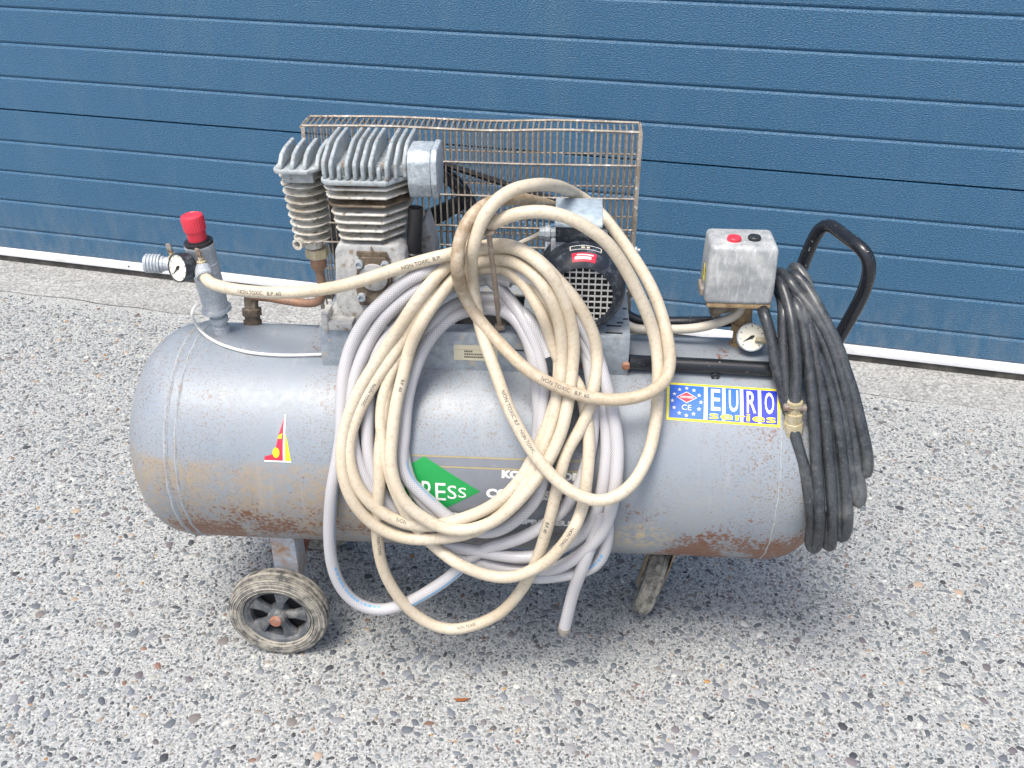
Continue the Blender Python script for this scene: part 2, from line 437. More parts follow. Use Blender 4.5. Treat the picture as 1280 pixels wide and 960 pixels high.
# smoother strip of cement along the door, ragged front edge
J0, J1 = on_z(0, 364), on_z(1280, 516)
jd = (J1 - J0).normalized(); jn = Vector((-jd.y, jd.x, 0))
m = MB(); A = []; B = []; Cc = []
doff = (CAM + DN * DD)
for i in range(241):
    s = -3.2 + 7.2 * i / 240
    e = .006 * math.sin(s * 7.3) + .004 * math.sin(s * 23.1 + 1) + random.uniform(-.003, .003)
    p = J0 + jd * s + jn * e
    t = (DD + .02 - (p - CAM).dot(DN)) / jn.dot(DN)
    A.append(m.bm.verts.new((p.x, p.y, -.002))); B.append(m.bm.verts.new((p.x + jn.x * .004, p.y + jn.y * .004, .0045)))
    q = p + jn * t; Cc.append(m.bm.verts.new((q.x, q.y, .0045)))
for i in range(240):
    m.bm.faces.new((A[i], A[i + 1], B[i + 1], B[i])); m.bm.faces.new((B[i], B[i + 1], Cc[i + 1], Cc[i]))
tag(m.build('cement_strip', 'smooth_concrete'), 'smooth cement strip between the pavement and the door', None, kind='structure')

m = MB(); A = []; B = []
for i in range(401):
    s = -3.2 + 7.2 * i / 400; w_ = max(.0006, .0022 + .0016 * math.sin(s * 5.1) + random.uniform(-.0012, .0012)); e = .006 * math.sin(s * 7.3) + .004 * math.sin(s * 23.1 + 1)
    p = J0 + jd * s + jn * (e - .002); A.append(m.bm.verts.new((p.x, p.y, .0015))); p = p - jn * w_; B.append(m.bm.verts.new((p.x, p.y, .0015)))
for i in range(400): m.bm.faces.new((A[i], A[i + 1], B[i + 1], B[i]))
tag(m.build('joint_dirt', 'rubber_dark'), 'thin dirt filled joint along the cement strip', None, kind='structure')

# pebbles: exposed stones standing a little proud of the cement
NS = 7
def pebble_geo(n, pos, lng, wid, ang, hgt, colr):
    """arrays -> one mesh of n flat domed stones: outer ring (sunk), shoulder ring, top"""
    k = np.arange(NS) * 2 * PI / NS
    wob = 1 + rng.uniform(-.24, .22, (n, NS))
    cx, sx = np.cos(k)[None] * lng[:, None] * wob, np.sin(k)[None] * wid[:, None] * wob
    ca, sa = np.cos(ang)[:, None], np.sin(ang)[:, None]
    X, Y = cx * ca - sx * sa, cx * sa + sx * ca
    V = np.zeros((n, 2 * NS + 1, 3))
    V[:, :NS, 0], V[:, :NS, 1], V[:, :NS, 2] = X, Y, -.0006
    V[:, NS:2 * NS, 0], V[:, NS:2 * NS, 1] = X * .74, Y * .74
    V[:, NS:2 * NS, 2] = hgt[:, None] * rng.uniform(.72, .95, (n, NS))
    V[:, 2 * NS, 2] = hgt
    V += pos[:, None, :]
    i = np.arange(NS); j = (i + 1) % NS
    q = np.stack([i, j, j + NS, i + NS], 1); t = np.stack([i + NS, j + NS, np.full(NS, 2 * NS)], 1)
    off = (np.arange(n) * (2 * NS + 1))[:, None, None]
    Q = (q[None] + off).reshape(-1, 4); T_ = (t[None] + off).reshape(-1, 3)
    nq, nt = len(Q), len(T_)
    me = bpy.data.meshes.new('pebbles')
    me.vertices.add(n * (2 * NS + 1)); me.vertices.foreach_set('co', V.reshape(-1))
    me.loops.add(nq * 4 + nt * 3); me.loops.foreach_set('vertex_index', np.concatenate([Q.reshape(-1), T_.reshape(-1)]).astype(np.int32))
    me.polygons.add(nq + nt)
    me.polygons.foreach_set('loop_start', np.concatenate([np.arange(nq) * 4, nq * 4 + np.arange(nt) * 3]).astype(np.int32))
    at = me.attributes.new('stone', 'FLOAT_COLOR', 'POINT')
    C4 = np.ones((n, 2 * NS + 1, 4)); C4[:, :, :3] = colr[:, None, :]; at.data.foreach_set('color', C4.reshape(-1))
    me.update(calc_edges=True); me.validate()
    me.polygons.foreach_set('use_smooth', np.ones(nq + nt, bool)); me.materials.append(MATS['pebble_stone'])
    return me
PAL = np.array([(.10, .11, .13), (.13, .145, .165), (.17, .185, .205), (.21, .225, .245), (.15, .135, .145), (.25, .26, .28), (.055, .06, .07), (.20, .18, .17),
                (.30, .30, .31), (.33, .26, .20), (.46, .45, .43), (.19, .11, .085), (.34, .19, .07), (.55, .54, .52)])
PW = np.array([.10, .16, .19, .16, .08, .11, .045, .05, .06, .012, .02, .008, .004, .010]); PW /= PW.sum()
# scatter over what the photograph shows of the pavement and some way round it
NT = 135000
xs = rng.uniform(-1.9, 1.9, NT * 2); ys = rng.uniform(-1.15, 1.75, NT * 2)
lim = np.array([((J0 + jd * 0).y + (x - J0.x) * jd.y / jd.x) for x in xs])
ok = ys < lim - .012 - rng.exponential(.05, NT * 2)
ok &= (xs > -1.25 - (ys + 1.1) * .36) & (xs < 1.25 + (ys + 1.1) * .30)
xs, ys = xs[ok][:NT], ys[ok][:NT]
ln = np.clip(np.exp(rng.normal(math.log(.0034), .46, len(xs))), .0019, .0125)
order = np.argsort(-ln)
cell = {}; keep = []
for i in order:
    gx, gy = int(xs[i] // .014), int(ys[i] // .014); hit = False
    for a in (-1, 0, 1):
        for b_ in (-1, 0, 1):
            for k in cell.get((gx + a, gy + b_), ()):
                if (xs[k] - xs[i]) ** 2 + (ys[k] - ys[i]) ** 2 < (.63 * (ln[k] + ln[i])) ** 2: hit = True; break
            if hit: break
        if hit: break
    if not hit: cell.setdefault((gx, gy), []).append(i); keep.append(i)
keep = np.array(keep)
dist = np.hypot(xs[keep] - CAM.x, ys[keep] - CAM.y) ** 2 + CAM.z ** 2
infr = np.array([abs((Vector((xs[i], ys[i], 0)) - CAM).dot(RT) / (Vector((xs[i], ys[i], 0)) - CAM).dot(FW)) < .52 and
                 -.39 < (Vector((xs[i], ys[i], 0)) - CAM).dot(UP) / (Vector((xs[i], ys[i], 0)) - CAM).dot(FW) for i in keep])
score = np.where(infr, ln[keep] ** 2 / dist, 0)
top = set(keep[np.argsort(-score)[:300]].tolist())
rest = np.array([i for i in keep if i not in top])
n = len(rest); ci = rng.choice(len(PAL), n, p=PW)
cols = PAL[ci] * np.array([.97, 1.0, .95]) * rng.uniform(.7, 1.2, (n, 1))
pos = np.stack([xs[rest], ys[rest], np.zeros(n)], 1)
me = pebble_geo(n, pos, ln[rest], ln[rest] * rng.uniform(.38, .85, n), rng.uniform(0, PI, n), np.clip(ln[rest] * .30, .0008, .0030), cols)
po = bpy.data.objects.new('pebbles', me); col.objects.link(po); po.parent = pav; po['kind'] = 'stuff'
# the 300 stones that show largest: each its own
variants = []
for k in range(28):
    o1 = np.array([1.0])
    cc = PAL[k % len(PAL)] * (.85 if k < 14 else 1.12)
    variants.append(pebble_geo(1, np.zeros((1, 3)), o1, o1 * rng.uniform(.42, .85), np.zeros(1), o1 * .20, cc[None]))
vw = np.concatenate([PW, PW]); vw /= vw.sum()
for i in sorted(top):
    o = bpy.data.objects.new('pebble', variants[int(rng.choice(28, p=vw))]); col.objects.link(o); o.parent = pav
    o.location = (xs[i], ys[i], .0008); o.scale = (ln[i], ln[i], min(ln[i], .011)); o.rotation_euler = (0, 0, rng.uniform(0, 2 * PI))
# one dry leaf lying on the pavement
lp = on_z(577, 876)
m = MB(); L = [(-.016, .004), (-.012, -.003), (-.004, -.005), (.006, -.004), (.013, .0), (.016, .004), (.008, .0035), (-.002, .003), (-.010, .001)]
m.prism(L, lp + Vector((0, 0, .0035)), (1, 0, 0), (0, 1, 0), (0, 0, 1), .0012)
tag(m.build('dry_leaf', 'leaf_brown'), 'small dry brown leaf lying on the pavement', 'leaf')

# ------------------------------------------------------------------ the sectional door
door = empty('sectional_door', (doff.x, doff.y, 0), -TH)
tag(door, 'blue ribbed steel sectional door behind the compressor', 'garage door')
PITCHZ, Z0 = .115, .6039
CX = -.15                                       # door centre along its own x, seen from the camera's foot
HW = 3.6
def strip(z0, z1, c0, c1):
    """one rib: flat face, chamfers c0 at the bottom and c1 at the top (height, depth)"""
    m = MB(); prof = [(.030, z0), (c0[1], z0), (c0[1] * .35, z0 + c0[0] * .45), (0, z0 + c0[0]), (0, z1 - c1[0]), (c1[1] * .35, z1 - c1[0] * .45), (c1[1], z1), (.030, z1)]
    A = [m.bm.verts.new((CX - HW, y, z)) for y, z in prof]; B = [m.bm.verts.new((CX + HW, y, z)) for y, z in prof]
    for i in range(len(prof)):
        j = (i + 1) % len(prof); m.bm.faces.new((A[i], A[j], B[j], B[i]))
    m.bm.faces.new(A); m.bm.faces.new(B[::-1])
    return m.build('panel', 'door_blue', door, angle=20)
soft = (.0078, .0058); sharp = (.0022, .009)
zs = [.062] + [Z0 - k * PITCHZ for k in (4, 3, 2, 1, 0)] + [Z0 + k * PITCHZ for k in range(1, 21)]
for i in range(len(zs) - 1):
    joint_lo = i > 0 and (i - 5) % 5 == 0; joint_hi = (i + 1 - 5) % 5 == 0
    g = .0012
    strip(zs[i] + (.0016 if joint_lo else .0002), zs[i + 1] - (.0016 if joint_hi else .0002), sharp if joint_lo else soft, sharp if joint_hi else soft)
m = MB(); m.box((CX - HW, .031, .06), (CX + HW, .045, 2.9)); m.build('backing', 'black_plastic', door)
m = MB(); m.box((CX - HW, -.004, .030), (CX + HW, .029, .0615), .002); rail = m.build('bottom_rail', 'rail_white', door)
for px in (160, 1055):
    q = on_door(px, 325 if px < 500 else 436); l = (q - doff).dot(DA)
    m = MB(); m.lathe([(0, .004), (.0015, .003)], (l, -.0038, .045), (0, -1, 0), 10); m.build('screw', 'black_plastic', rail)
m = MB(); m.box((CX - HW, .004, .001), (CX + HW, .028, .031), .003); m.build('rubber_seal', 'rubber_dark', door)

# ------------------------------------------------------------------ the compressor
comp = empty('air_compressor')
tag(comp, 'grey rusty belt-driven air compressor on a wheeled horizontal tank', 'compressor')
XL, XR, SL, SR = -.702, .668, -.572, .535
prof = []
for i in range(15):
    a = PI / 2 * i / 14; prof.append((SL - (SL - XL) * math.cos(a) ** .82, TR * math.sin(a) ** .88))
N_ = 40
prof += [(SL + (SR - SL) * i / N_, TR) for i in range(1, N_)]
for i in range(15):
    a = PI / 2 * (1 - i / 14); prof.append((SR + (XR - SR) * max(math.cos(a), 0) ** .82, TR * max(math.sin(a), 0) ** .88))
m = MB(); m.lathe(prof, (0, 0, TZ), (1, 0, 0), 128); tank = m.build('tank', 'tank_paint', comp, angle=60)
for xx, hh in ((SL - .006, .0050), (SL + .013, .0036), (SR, .0020)):
    m = MB(); P = []
    for i in range(97):
        a = 2 * PI * i / 96; r_ = TR - hh * .45 + .0004 * math.sin(i * 2.3)
        P.append((xx + .0008 * math.sin(i * 1.7), r_ * math.cos(a), TZ + r_ * math.sin(a)))
    m.tube(P, hh, 6, uv=False); m.build('weld_seam', 'weld_paint', tank)
m = MB(); m.lathe([(0, .016), (.008, .016), (.010, .010), (.012, .010)], (XL + .002, 0, TZ), (-1, 0, 0), 12); m.build('plug', 'tank_paint', tank)

# prints on the tank: flat shapes (u along the axis, v = arc length up from the front) wrapped on the shell
def wrap(bm_, off, name, mat, parent, step=.007):
    vsz = [v.co.y for v in bm_.verts]; lo, hi = min(vsz), max(vsz); k = math.floor(lo / step) + 1
    while k * step < hi:
        bmesh.ops.bisect_plane(bm_, geom=list(bm_.verts) + list(bm_.edges) + list(bm_.faces), plane_co=(0, k * step, 0), plane_no=(0, 1, 0)); k += 1
    for v in bm_.verts:
        a = v.co.y / TR; r_ = TR + off; u = v.co.x
        v.co = Vector((u, -r_ * math.cos(a), TZ + r_ * math.sin(a)))
    for f in bm_.faces:
        f.normal_update()
        c = f.calc_center_median()
        if f.normal.dot(Vector((0, c.y, c.z - TZ))) < 0: f.normal_flip()
    me = bpy.data.meshes.new(name); bm_.to_mesh(me); bm_.free(); me.materials.append(MATS[mat])
    o = bpy.data.objects.new(name, me); col.objects.link(o); o.parent = parent; return o
def poly_bm(*polys):
    t = bmesh.new()
    for p in polys: t.faces.new([t.verts.new((a, b_, 0)) for a, b_ in p])
    return t
def text_bm(body, size, bold=0.0, xs_=1.0, align='LEFT', shear=0.0, space=1.0):
    c = bpy.data.curves.new('lettering', 'FONT'); c.body = body; c.size = size; c.offset = bold; c.align_x = align; c.shear = shear; c.space_character = space
    c.resolution_u = 3
    o = bpy.data.objects.new('lettering', c); col.objects.link(o)
    dg = bpy.context.evaluated_depsgraph_get(); me = bpy.data.meshes.new_from_object(o.evaluated_get(dg))
    bpy.data.objects.remove(o); bpy.data.curves.remove(c)
    t = bmesh.new(); t.from_mesh(me); bpy.data.meshes.remove(me)
    bmesh.ops.remove_doubles(t, verts=t.verts, dist=1e-6)
    for v in t.verts: v.co.x *= xs_
    return t
def move_bm(t, dx, dy, rot=0.0, sx=1.0, sy=1.0):
    c, s_ = math.cos(rot), math.sin(rot)
    for v in t.verts:
        x_, y_ = v.co.x * sx, v.co.y * sy
        v.co = Vector((x_ * c - y_ * s_ + dx, x_ * s_ + y_ * c + dy, 0))
    return t
def fit_text(body, x0, x1, y0, y1, bold=.0, rot=0.0, org=(0, 0)):
    """lettering filling a rectangle"""
    t = text_bm(body, 1.0, bold)
    X = [v.co.x for v in t.verts]; Y = [v.co.y for v in t.verts]
    a, b_, c, d = min(X), max(X), min(Y), max(Y)
    for v in t.verts: v.co = Vector((x0 + (v.co.x - a) / (b_ - a) * (x1 - x0), y0 + (v.co.y - c) / (d - c) * (y1 - y0), 0))
    if rot or org != (0, 0): move_bm(t, org[0], org[1], rot)
    return t
def av(deg): return rad(deg) * TR
def rect(x0, x1, y0, y1): return [(x0, y0), (x1, y0), (x1, y1), (x0, y1)]
# dark band with the green diamond and the three words
band = wrap(poly_bm(rect(-.200, .192, av(-14), av(25.2))), .0004, 'print_band', 'decal_grey', tank)
for d0 in (24.4, 19.4):
    wrap(poly_bm(rect(-.200, .192, av(d0), av(d0) + .0028)), .0007, 'gold_line', 'print_gold', band)
dc = (-.100, av(7.8)); dw, dh = .102, .0635
wrap(poly_bm([(dc[0] - dw, dc[1]), (dc[0], dc[1] - dh), (dc[0] + dw, dc[1]), (dc[0], dc[1] + dh)]), .0009, 'green_diamond', 'print_green', band)
wd = 'AIRPRESS'; xx = dc[0] - .078
wl = [.0135, .010, .0175, .0205, .0215, .019, .0165, .0145]; hl = [.019, .026, .033, .040, .042, .036, .028, .021]
tot = sum(wl) + .0032 * 7; xx = dc[0] - tot / 2 - .001
t = bmesh.new(); keepm = []
for ch, w_, h_ in zip(wd, wl, hl):
    tb = fit_text(ch, xx, xx + w_, dc[1] - h_ / 2 - .004, dc[1] + h_ / 2 - .004, .002)
    me_ = bpy.data.meshes.new('x'); tb.to_mesh(me_); tb.free(); t.from_mesh(me_); bpy.data.meshes.remove(me_); xx += w_ + .0032
wrap(t, .0013, 'lettering', 'print_white', band)
for body, x0, a0, hh in (('KOMPRESSOR', .041, 19.9 - 4.6, .0150), ('COMPRESSOR', .013, 4.4, .0200), ('COMPRESSEUR', .030, -11.6, .0145)):
    wrap(fit_text(body, x0, .184, av(a0), av(a0) + hh, .060), .0013, 'lettering', 'print_white', band)
# EURO series sticker
er = rad(-2.0); eo = (.3315, av(46.2))
def ew(polys, off, name, mat, par):
    t = poly_bm(*polys) if isinstance(polys, list) else polys
    move_bm(t, eo[0], eo[1], er); return wrap(t, off, name, mat, par)
EW, EH = .2005, .0735
st = ew([rect(0, EW, 0, EH)], .0004, 'sticker', 'print_yellow', tank)
ew([rect(.0045, EW - .0045, .0045, EH - .0045)], .0007, 'sticker_field', 'print_white', st)
ew([rect(.0045, .0660, .0045, EH - .0045)], .0010, 'sticker_field', 'print_blue', st)
bx = [.0725 + i * .0317 for i in range(4)]
for i, x0 in enumerate(bx):
    ew([rect(x0, x0 + .0258 if i < 3 else EW - .0045, .0045, EH - .0045)], .0010, 'sticker_field', 'print_blue' if i < 2 else 'print_deep_blue', st)
stars = []
for k in range(12):
    a = 2 * PI * k / 12; cx_, cy2 = .0352 + .0255 * math.cos(a), .0365 + .0265 * math.sin(a)
    stars.append([(cx_ + (.0040 if q % 2 == 0 else .0017) * math.sin(2 * PI * q / 10), cy2 + (.0040 if q % 2 == 0 else .0017) * math.cos(2 * PI * q / 10)) for q in range(10)])
ew(stars, .0014, 'star', 'print_white', st)
ew([[(.0352 - .0185, .0445), (.0352, .0445 - .0115), (.0352 + .0185, .0445), (.0352, .0445 + .0115)]], .0013, 'sticker_field', 'print_white', st)
ew([[(.0352 - .0165, .0445), (.0352, .0445 - .0100), (.0352 + .0165, .0445), (.0352, .0445 + .0100)]], .0016, 'red_diamond', 'print_red', st)
ew(fit_text('AIRPRESS', .0352 - .0120, .0352 + .0120, .0425, .0468, .02), .0019, 'lettering', 'print_white', st)
ew(fit_text('CE', .0352 - .0085, .0352 + .0085, .0200, .0300, .0), .0014, 'lettering', 'print_white', st)
for ch, x0 in zip('EURO', bx):
    ew(fit_text(ch, x0 + .0060, x0 + .0225, .0225, EH - .0085, .012), .0014, 'lettering', 'print_white', st)
ew(fit_text('series', bx[0] + .003, EW - .0075, .0066, .0205, .012), .0018, 'lettering', 'print_yellow', st)
# small sail-shaped sticker
t0 = av(40.9); b0 = av(18.8)
fx = lambda s_: -.3565 + s_
sail = [(fx(-.002), t0), (fx(-.006), t0 - .016), (fx(-.010), t0 - .030), (fx(-.012), t0 - .038), (fx(-.0135), t0 - .048), (fx(-.0165), t0 - .060), (fx(-.021), t0 - .069), (fx(-.0365), t0 - .074), (fx(-.0365), t0 - .080), (fx(-.002), t0 - .080)]
stk = wrap(poly_bm(sail), .0005, 'sail_sticker', 'print_red', tank)
wrap(poly_bm([(fx(.0015), t0 - .030), (fx(.0060), t0 - .046), (fx(.0125), t0 - .081), (fx(.0015), t0 - .081)]), .0005, 'sail_sticker', 'print_yellow', tank)
wrap(poly_bm([(fx(-.0022), t0 + .004), (fx(.0010), t0 + .004), (fx(.0018), t0 - .081), (fx(-.0022), t0 - .081)], rect(fx(-.037), fx(.013), t0 - .0835, t0 - .0808)), .0009, 'white_edge', 'print_white', stk)
wrap(poly_bm([(fx(-.0105), t0 - .034), (fx(-.004), t0 - .030), (fx(-.0055), t0 - .040), (fx(-.012), t0 - .040)],
             [(fx(-.015 + .0065 * math.cos(a)), t0 - .066 + .0095 * math.sin(a)) for a in (2 * PI * q / 12 for q in range(12))]), .0008, 'yellow_swirl', 'print_yellow', stk)
# black knot below the tube, lifting eye
m = MB(); q = on_tank(894, 470, TR + .003)
m.tube([q + Vector((.006 * math.cos(a), -.002, .006 * math.sin(a))) for a in (2 * PI * i / 10 for i in range(11))], .0022, 6, uv=False); m.build('cable_tie', 'black_plastic', tank)

# base plate: folded sheet over the tank
BZ, BY0, BY1, BX0, BX1 = .7268, -.0775, .125, -.302, .2630
m = MB()
m.box((BX0, BY0, .6475), (BX1, BY0 + .004, BZ), .0018)
m.box((BX0, BY0 + .0042, BZ - .004), (-.062, BY1, BZ), .0012); m.box((.066, BY0 + .0042, BZ - .004), (BX1, BY1, BZ), .0012)
m.box((-.0618, BY0 + .0042, BZ - .0042), (.0658, -.046, BZ - .0002)); m.box((-.0618, .085, BZ - .0042), (.0658, BY1, BZ - .0002))
m.box((BX0, BY1 + .0002, .6475), (BX1, BY1 + .004, BZ), .0015)
for x0 in (BX0, BX1 - .0042):
    m.prism([(BY0 + .0045, .6480), (BY0 + .0045, BZ - .005), (BY1, BZ - .005), (BY1, .6300), (.06, .6560), (0, .6630), (-.05, .6580)], (x0 + .0001, 0, 0), (0, 1, 0), (0, 0, 1), (1, 0, 0), .0038)
base = m.build('base_plate', 'base_paint', comp)
m = MB(); m.box((-.066, -.05, .672), (.07, .09, .690)); m.build('opening_shade', 'dark_void', base)  # black slab added as painted shade inside the base plate's opening
pl = on_y(567, 431, BY0 - .0006); pr = on_y(622, 452, BY0 - .0006)
m = MB(); m.box((pl.x, BY0 - .0008, pr.z + .001), (pr.x, BY0 - .0002, pl.z)); lab = m.build('data_label', 'label_cream', base)
for r_, (a, b_) in enumerate(((.24, .42), (.24, .78), (.24, .86))):
    m = MB(); zz = pl.z - .014 - .0058 * r_; X0 = pl.x + (pr.x - pl.x) * a; X1 = pl.x + (pr.x - pl.x) * b_; k = X0
    while k < X1: 
        w_ = random.uniform(.0012, .0026); m.box((k, BY0 - .0012, zz), (k + w_, BY0 - .0009, zz + .0030)); k += w_ + random.uniform(.0006, .0012)
    m.build('print_line', 'print_dark', lab)
m = MB(); m.box((pl.x + .003, BY0 - .0011, pl.z - .0095), (pr.x - .003, BY0 - .0009, pl.z - .0090)); m.build('print_line', 'print_gold', lab)
for px, py in ((731, 457), (783, 457)):
    q = on_y(px, py, BY0); m = MB(); m.lathe([(0, .0085), (.002, .0085), (.004, .006), (.006, .0055)], (q.x, BY0, q.z), (0, -1, 0), 12); m.build('bolt', 'rust_bolt', base)
q = on_y(649, 438, BY0); m = MB(); m.box((q.x - .008, BY0 - .0006, q.z - .0015), (q.x + .008, BY0 + .001, q.z + .0015), .0004); m.build('slot', 'dark_void', base)
for px, py, w_ in ((768, 416.5, .016), (768, 407.5, .014), (775, 403.5, .006), (782, 399, .005), (781, 386, .004)):
    q = on_z(px, py, BZ); m = MB(); m.box((q.x - w_, q.y - .0022, BZ - .001), (q.x + w_ * .9, q.y + .0022, BZ + .0006)); m.build('slot', 'dark_void', base)
rt, rb = on_y(611, 291, -.132), on_y(625, 409, -.071)
m = MB(); m.tube([rb, rb.lerp(rt, .5), rt], .0048, 8, uv=False); m.lathe([(0, .010), (.003, .0105), (.0045, .006)], rt, (0, -.15, 1), 14)
m.lathe([(0, .010), (.007, .010)], rb - Vector((0, 0, .002)), (0, 0, 1), 6); m.build('hanger_rod', 'rod_steel', base)

# pump: crankcase
m = MB(); m.prism([(-.288, BZ), (-.288, .742), (-.270, .752), (-.262, .872), (-.256, .884), (-.150, .884), (-.138, .872), (-.126, .752), (-.112, .742), (-.112, BZ)], (0, -.062, 0), (1, 0, 0), (0, 0, 1), (0, 1, 0), .155, .004)
m.box((-.292, -.088, .7272), (-.236, -.05, .744), .003); m.box((-.292, -.090, .7275), (-.280, -.045, .760), .003)
crank = m.build('crankcase', 'cast_alu', comp)
m = MB(); m.prism([(-.224, .772), (-.228, .800), (-.222, .858), (-.213, .866), (-.172, .866), (-.164, .856), (-.163, .795), (-.170, .770)], (0, -.0715, 0), (1, 0, 0), (0, 0, 1), (0, 1, 0), .010, .002)
cov = m.build('cover_plate', 'greasy', crank)
m = MB(); m.lathe([(0, .026), (.003, .025), (.005, .018), (.0052, 0)], (-.194, -.0715, .828), (0, -1, 0), 20); m.build('bearing_cap', 'cast_alu', cov)
m = MB(); m.prism([(-.222, .866), (-.222, .874), (-.198, .874), (-.196, .884), (-.192, .874), (-.170, .874), (-.166, .866)], (0, -.069, 0), (1, 0, 0), (0, 0, 1), (0, 1, 0), .006); m.build('gasket_lip', 'greasy', cov)
for x_, z_ in ((-.218, .854), (-.172, .853), (-.218, .790), (-.170, .789)):
    m = MB(); m.lathe([(0, .0075), (.008, .0075), (.0085, .0045), (.005, .0042), (.005, 0)], (x_, -.0715, z_), (0, -1, 0), 14); m.build('bolt', 'zinc_grey', cov)
m = MB(); m.lathe([(0, .019), (.006, .019), (.008, .014), (.004, .012), (.004, 0)], (-.190, -.064, .764), (0, -1, 0), 18); m.build('oil_sight_glass', 'black_paint', crank)
m = MB(); m.lathe([(0, .017), (.014, .017), (.016, .0145), (.075, .013), (.098, .0135), (.099, .010), (.095, .009)], (-.131, -.020, .842), (.10, .0, 1), 18); m.build('breather_pipe', 'black_plastic', crank)
m = MB(); m.prism([(-.128, .80), (-.098, .80), (-.096, .845), (-.112, .905), (-.128, .88)], (0, .02, 0), (1, 0, 0), (0, 0, 1), (0, 1, 0), .06, .003); m.build('bracket', 'cast_alu', crank)

# pump: finned cylinder
m = MB(); m.lathe([(0, .045), (.112, .050)], (-.200, .012, .884), (0, 0, 1), 24); cyl = m.build('cylinder', 'core_rust', comp)
def fin_poly(x0, x1, y0, y1, c):
    return [(x0 + c, y0), (x1 - c * 1.6, y0), (x1, y0 + c * 2.0), (x1, y1 - c), (x1 - c, y1), (x0 + c, y1), (x0, y1 - c), (x0, y0 + c * .8), (x0 + c * .35, y0 + c * .2)]
for i in range(7):
    z_ = .8925 + .01535 * i; k = i / 6
    x0, x1 = -.257 - .016 * k, -.142 + .016 * k
    m = MB(); m.prism(fin_poly(x0, x1, -.062 - .006 * k, .088, .022), (0, 0, z_), (1, 0, 0), (0, 1, 0), (0, 0, 1), .0040, .0014)
    m.build('cooling_fin', 'greasy' if i == 4 else 'fin_alu', cyl, angle=50)
# pump: head with upright fins
m = MB(); m.prism(fin_poly(-.275, -.126, -.074, .090, .022), (0, 0, .9955), (1, 0, 0), (0, 1, 0), (0, 0, 1), .008, .002)
m.box((-.268, -.045, 1.0036), (-.135, .08, 1.022), .003)
head = m.build('cylinder_head', 'head_alu', comp)
m = MB(); m.prism(fin_poly(-.258, -.142, -.060, .080, .022), (0, 0, .9888), (1, 0, 0), (0, 1, 0), (0, 0, 1), .0066, .001); m.build('gasket', 'core_rust', head)
for i in range(11):
    x_ = -.2705 + .01345 * i; short = i in (2, 7); front = -.070 + (.006 if i < 1 else 0) + (.020 * max(0, i - 8) / 2)
    if short: P_ = [(front, 1.0038), (front, 1.022), (front + .004, 1.028), (front + .012, 1.022), (front + .014, 1.0038)]
    else: P_ = [(front, 1.0038), (front, 1.029), (front + .006, 1.0355), (-.016, 1.051), (.004, 1.0535), (.076, 1.052), (.086, 1.0038)]
    m = MB(); m.prism(P_, (x_, 0, 0), (0, 1, 0), (0, 0, 1), (1, 0, 0), .0070, .0024); m.build('cooling_fin', 'head_alu', head, angle=50)
for x_ in (-.232, -.165):
    m = MB(); m.bolt((x_, -.048, 1.020), (0, 0, 1), .008, .010); m.build('bolt', 'steel_bolt', head)
# left outlet of the head and its finned cooling tube
m = MB(); m.prism(fin_poly(-.368, -.2765, -.030, .085, .018), (0, 0, .9975), (1, 0, 0), (0, 1, 0), (0, 0, 1), .007, .002)
m.box((-.352, -.012, .976), (-.300, .07, .9974), .003)
outl = m.build('outlet_chamber', 'head_alu', comp)
for i in range(4):
    x_ = -.3575 + .0215 * i
    m = MB(); m.prism([(-.024, 1.0046), (-.022, 1.013), (-.006, 1.026), (.02, 1.031), (.075, 1.031), (.080, 1.0046)], (x_, 0, 0), (0, 1, 0), (0, 0, 1), (1, 0, 0), .0075, .0022); m.build('cooling_fin', 'head_alu', outl, angle=50)
m = MB(); m.lathe([(0, .017), (.135, .019)], (-.3235, .03, .840), (-.05, 0, 1), 20); cool = m.build('cooling_tube', 'fin_alu', comp)
for i in range(9):
    k = i / 8; z_ = .8600 + .0150 * i; r_ = .0345 + .0075 * k; cx_ = -.3245 - .0055 * k
    m = MB(); m.lathe([(0, .016), (0, r_ - .002), (.0008, r_), (.0020, r_ - .0004), (.0040, r_ * .50), (.0050, .016)], (cx_, .03, z_), (0, 0, 1), 28, close=False); m.build('cooling_fin', 'fin_alu', cool, angle=40)
m = MB(); m.lathe([(0, .0105), (.020, .0105), (.020, .0065), (.006, .006), (.006, 0)], (-.338, .012, .858), (-.35, -1, .0), 16); m.build('port', 'fin_alu', cool)
m = MB(); m.lathe([(0, .021), (.003, .0225), (.016, .0225), (.018, .020)], (-.3195, .03, .820), (0, 0, 1), 6); m.build('union_nut', 'brass', cool)
p1 = on_y(399, 336, .03); p2 = on_y(404, 366, .035); p3 = on_y(396, 378, .045); p4 = on_y(372, 378, .06); p5 = on_y(330, 371, .075); p6 = on_y(313, 371, .075)
m = MB(); m.tube(smooth_path([(-.3195, .03, .822), p1, p2, p3, p4, p5, p6], .008, 3), .0085, 12, uv=False); m.lathe([(0, .0150), (.022, .0150), (.030, .0095)], (-.3195, .03, .822), (0, 0, -1), 14); m.build('copper_pipe', 'copper', comp)
cv = on_tank(316, 405)
m = MB(); m.lathe([(-.01, .019), (.010, .019), (.011, .016), (.020, .016), (.021, .020), (.034, .020), (.036, .014), (.052, .015), (.062, .012), (.064, 0)], (cv.x, cv.y, cv.z - .002), (0, .2, 1), 8); m.build('check_valve', 'greasy', comp)

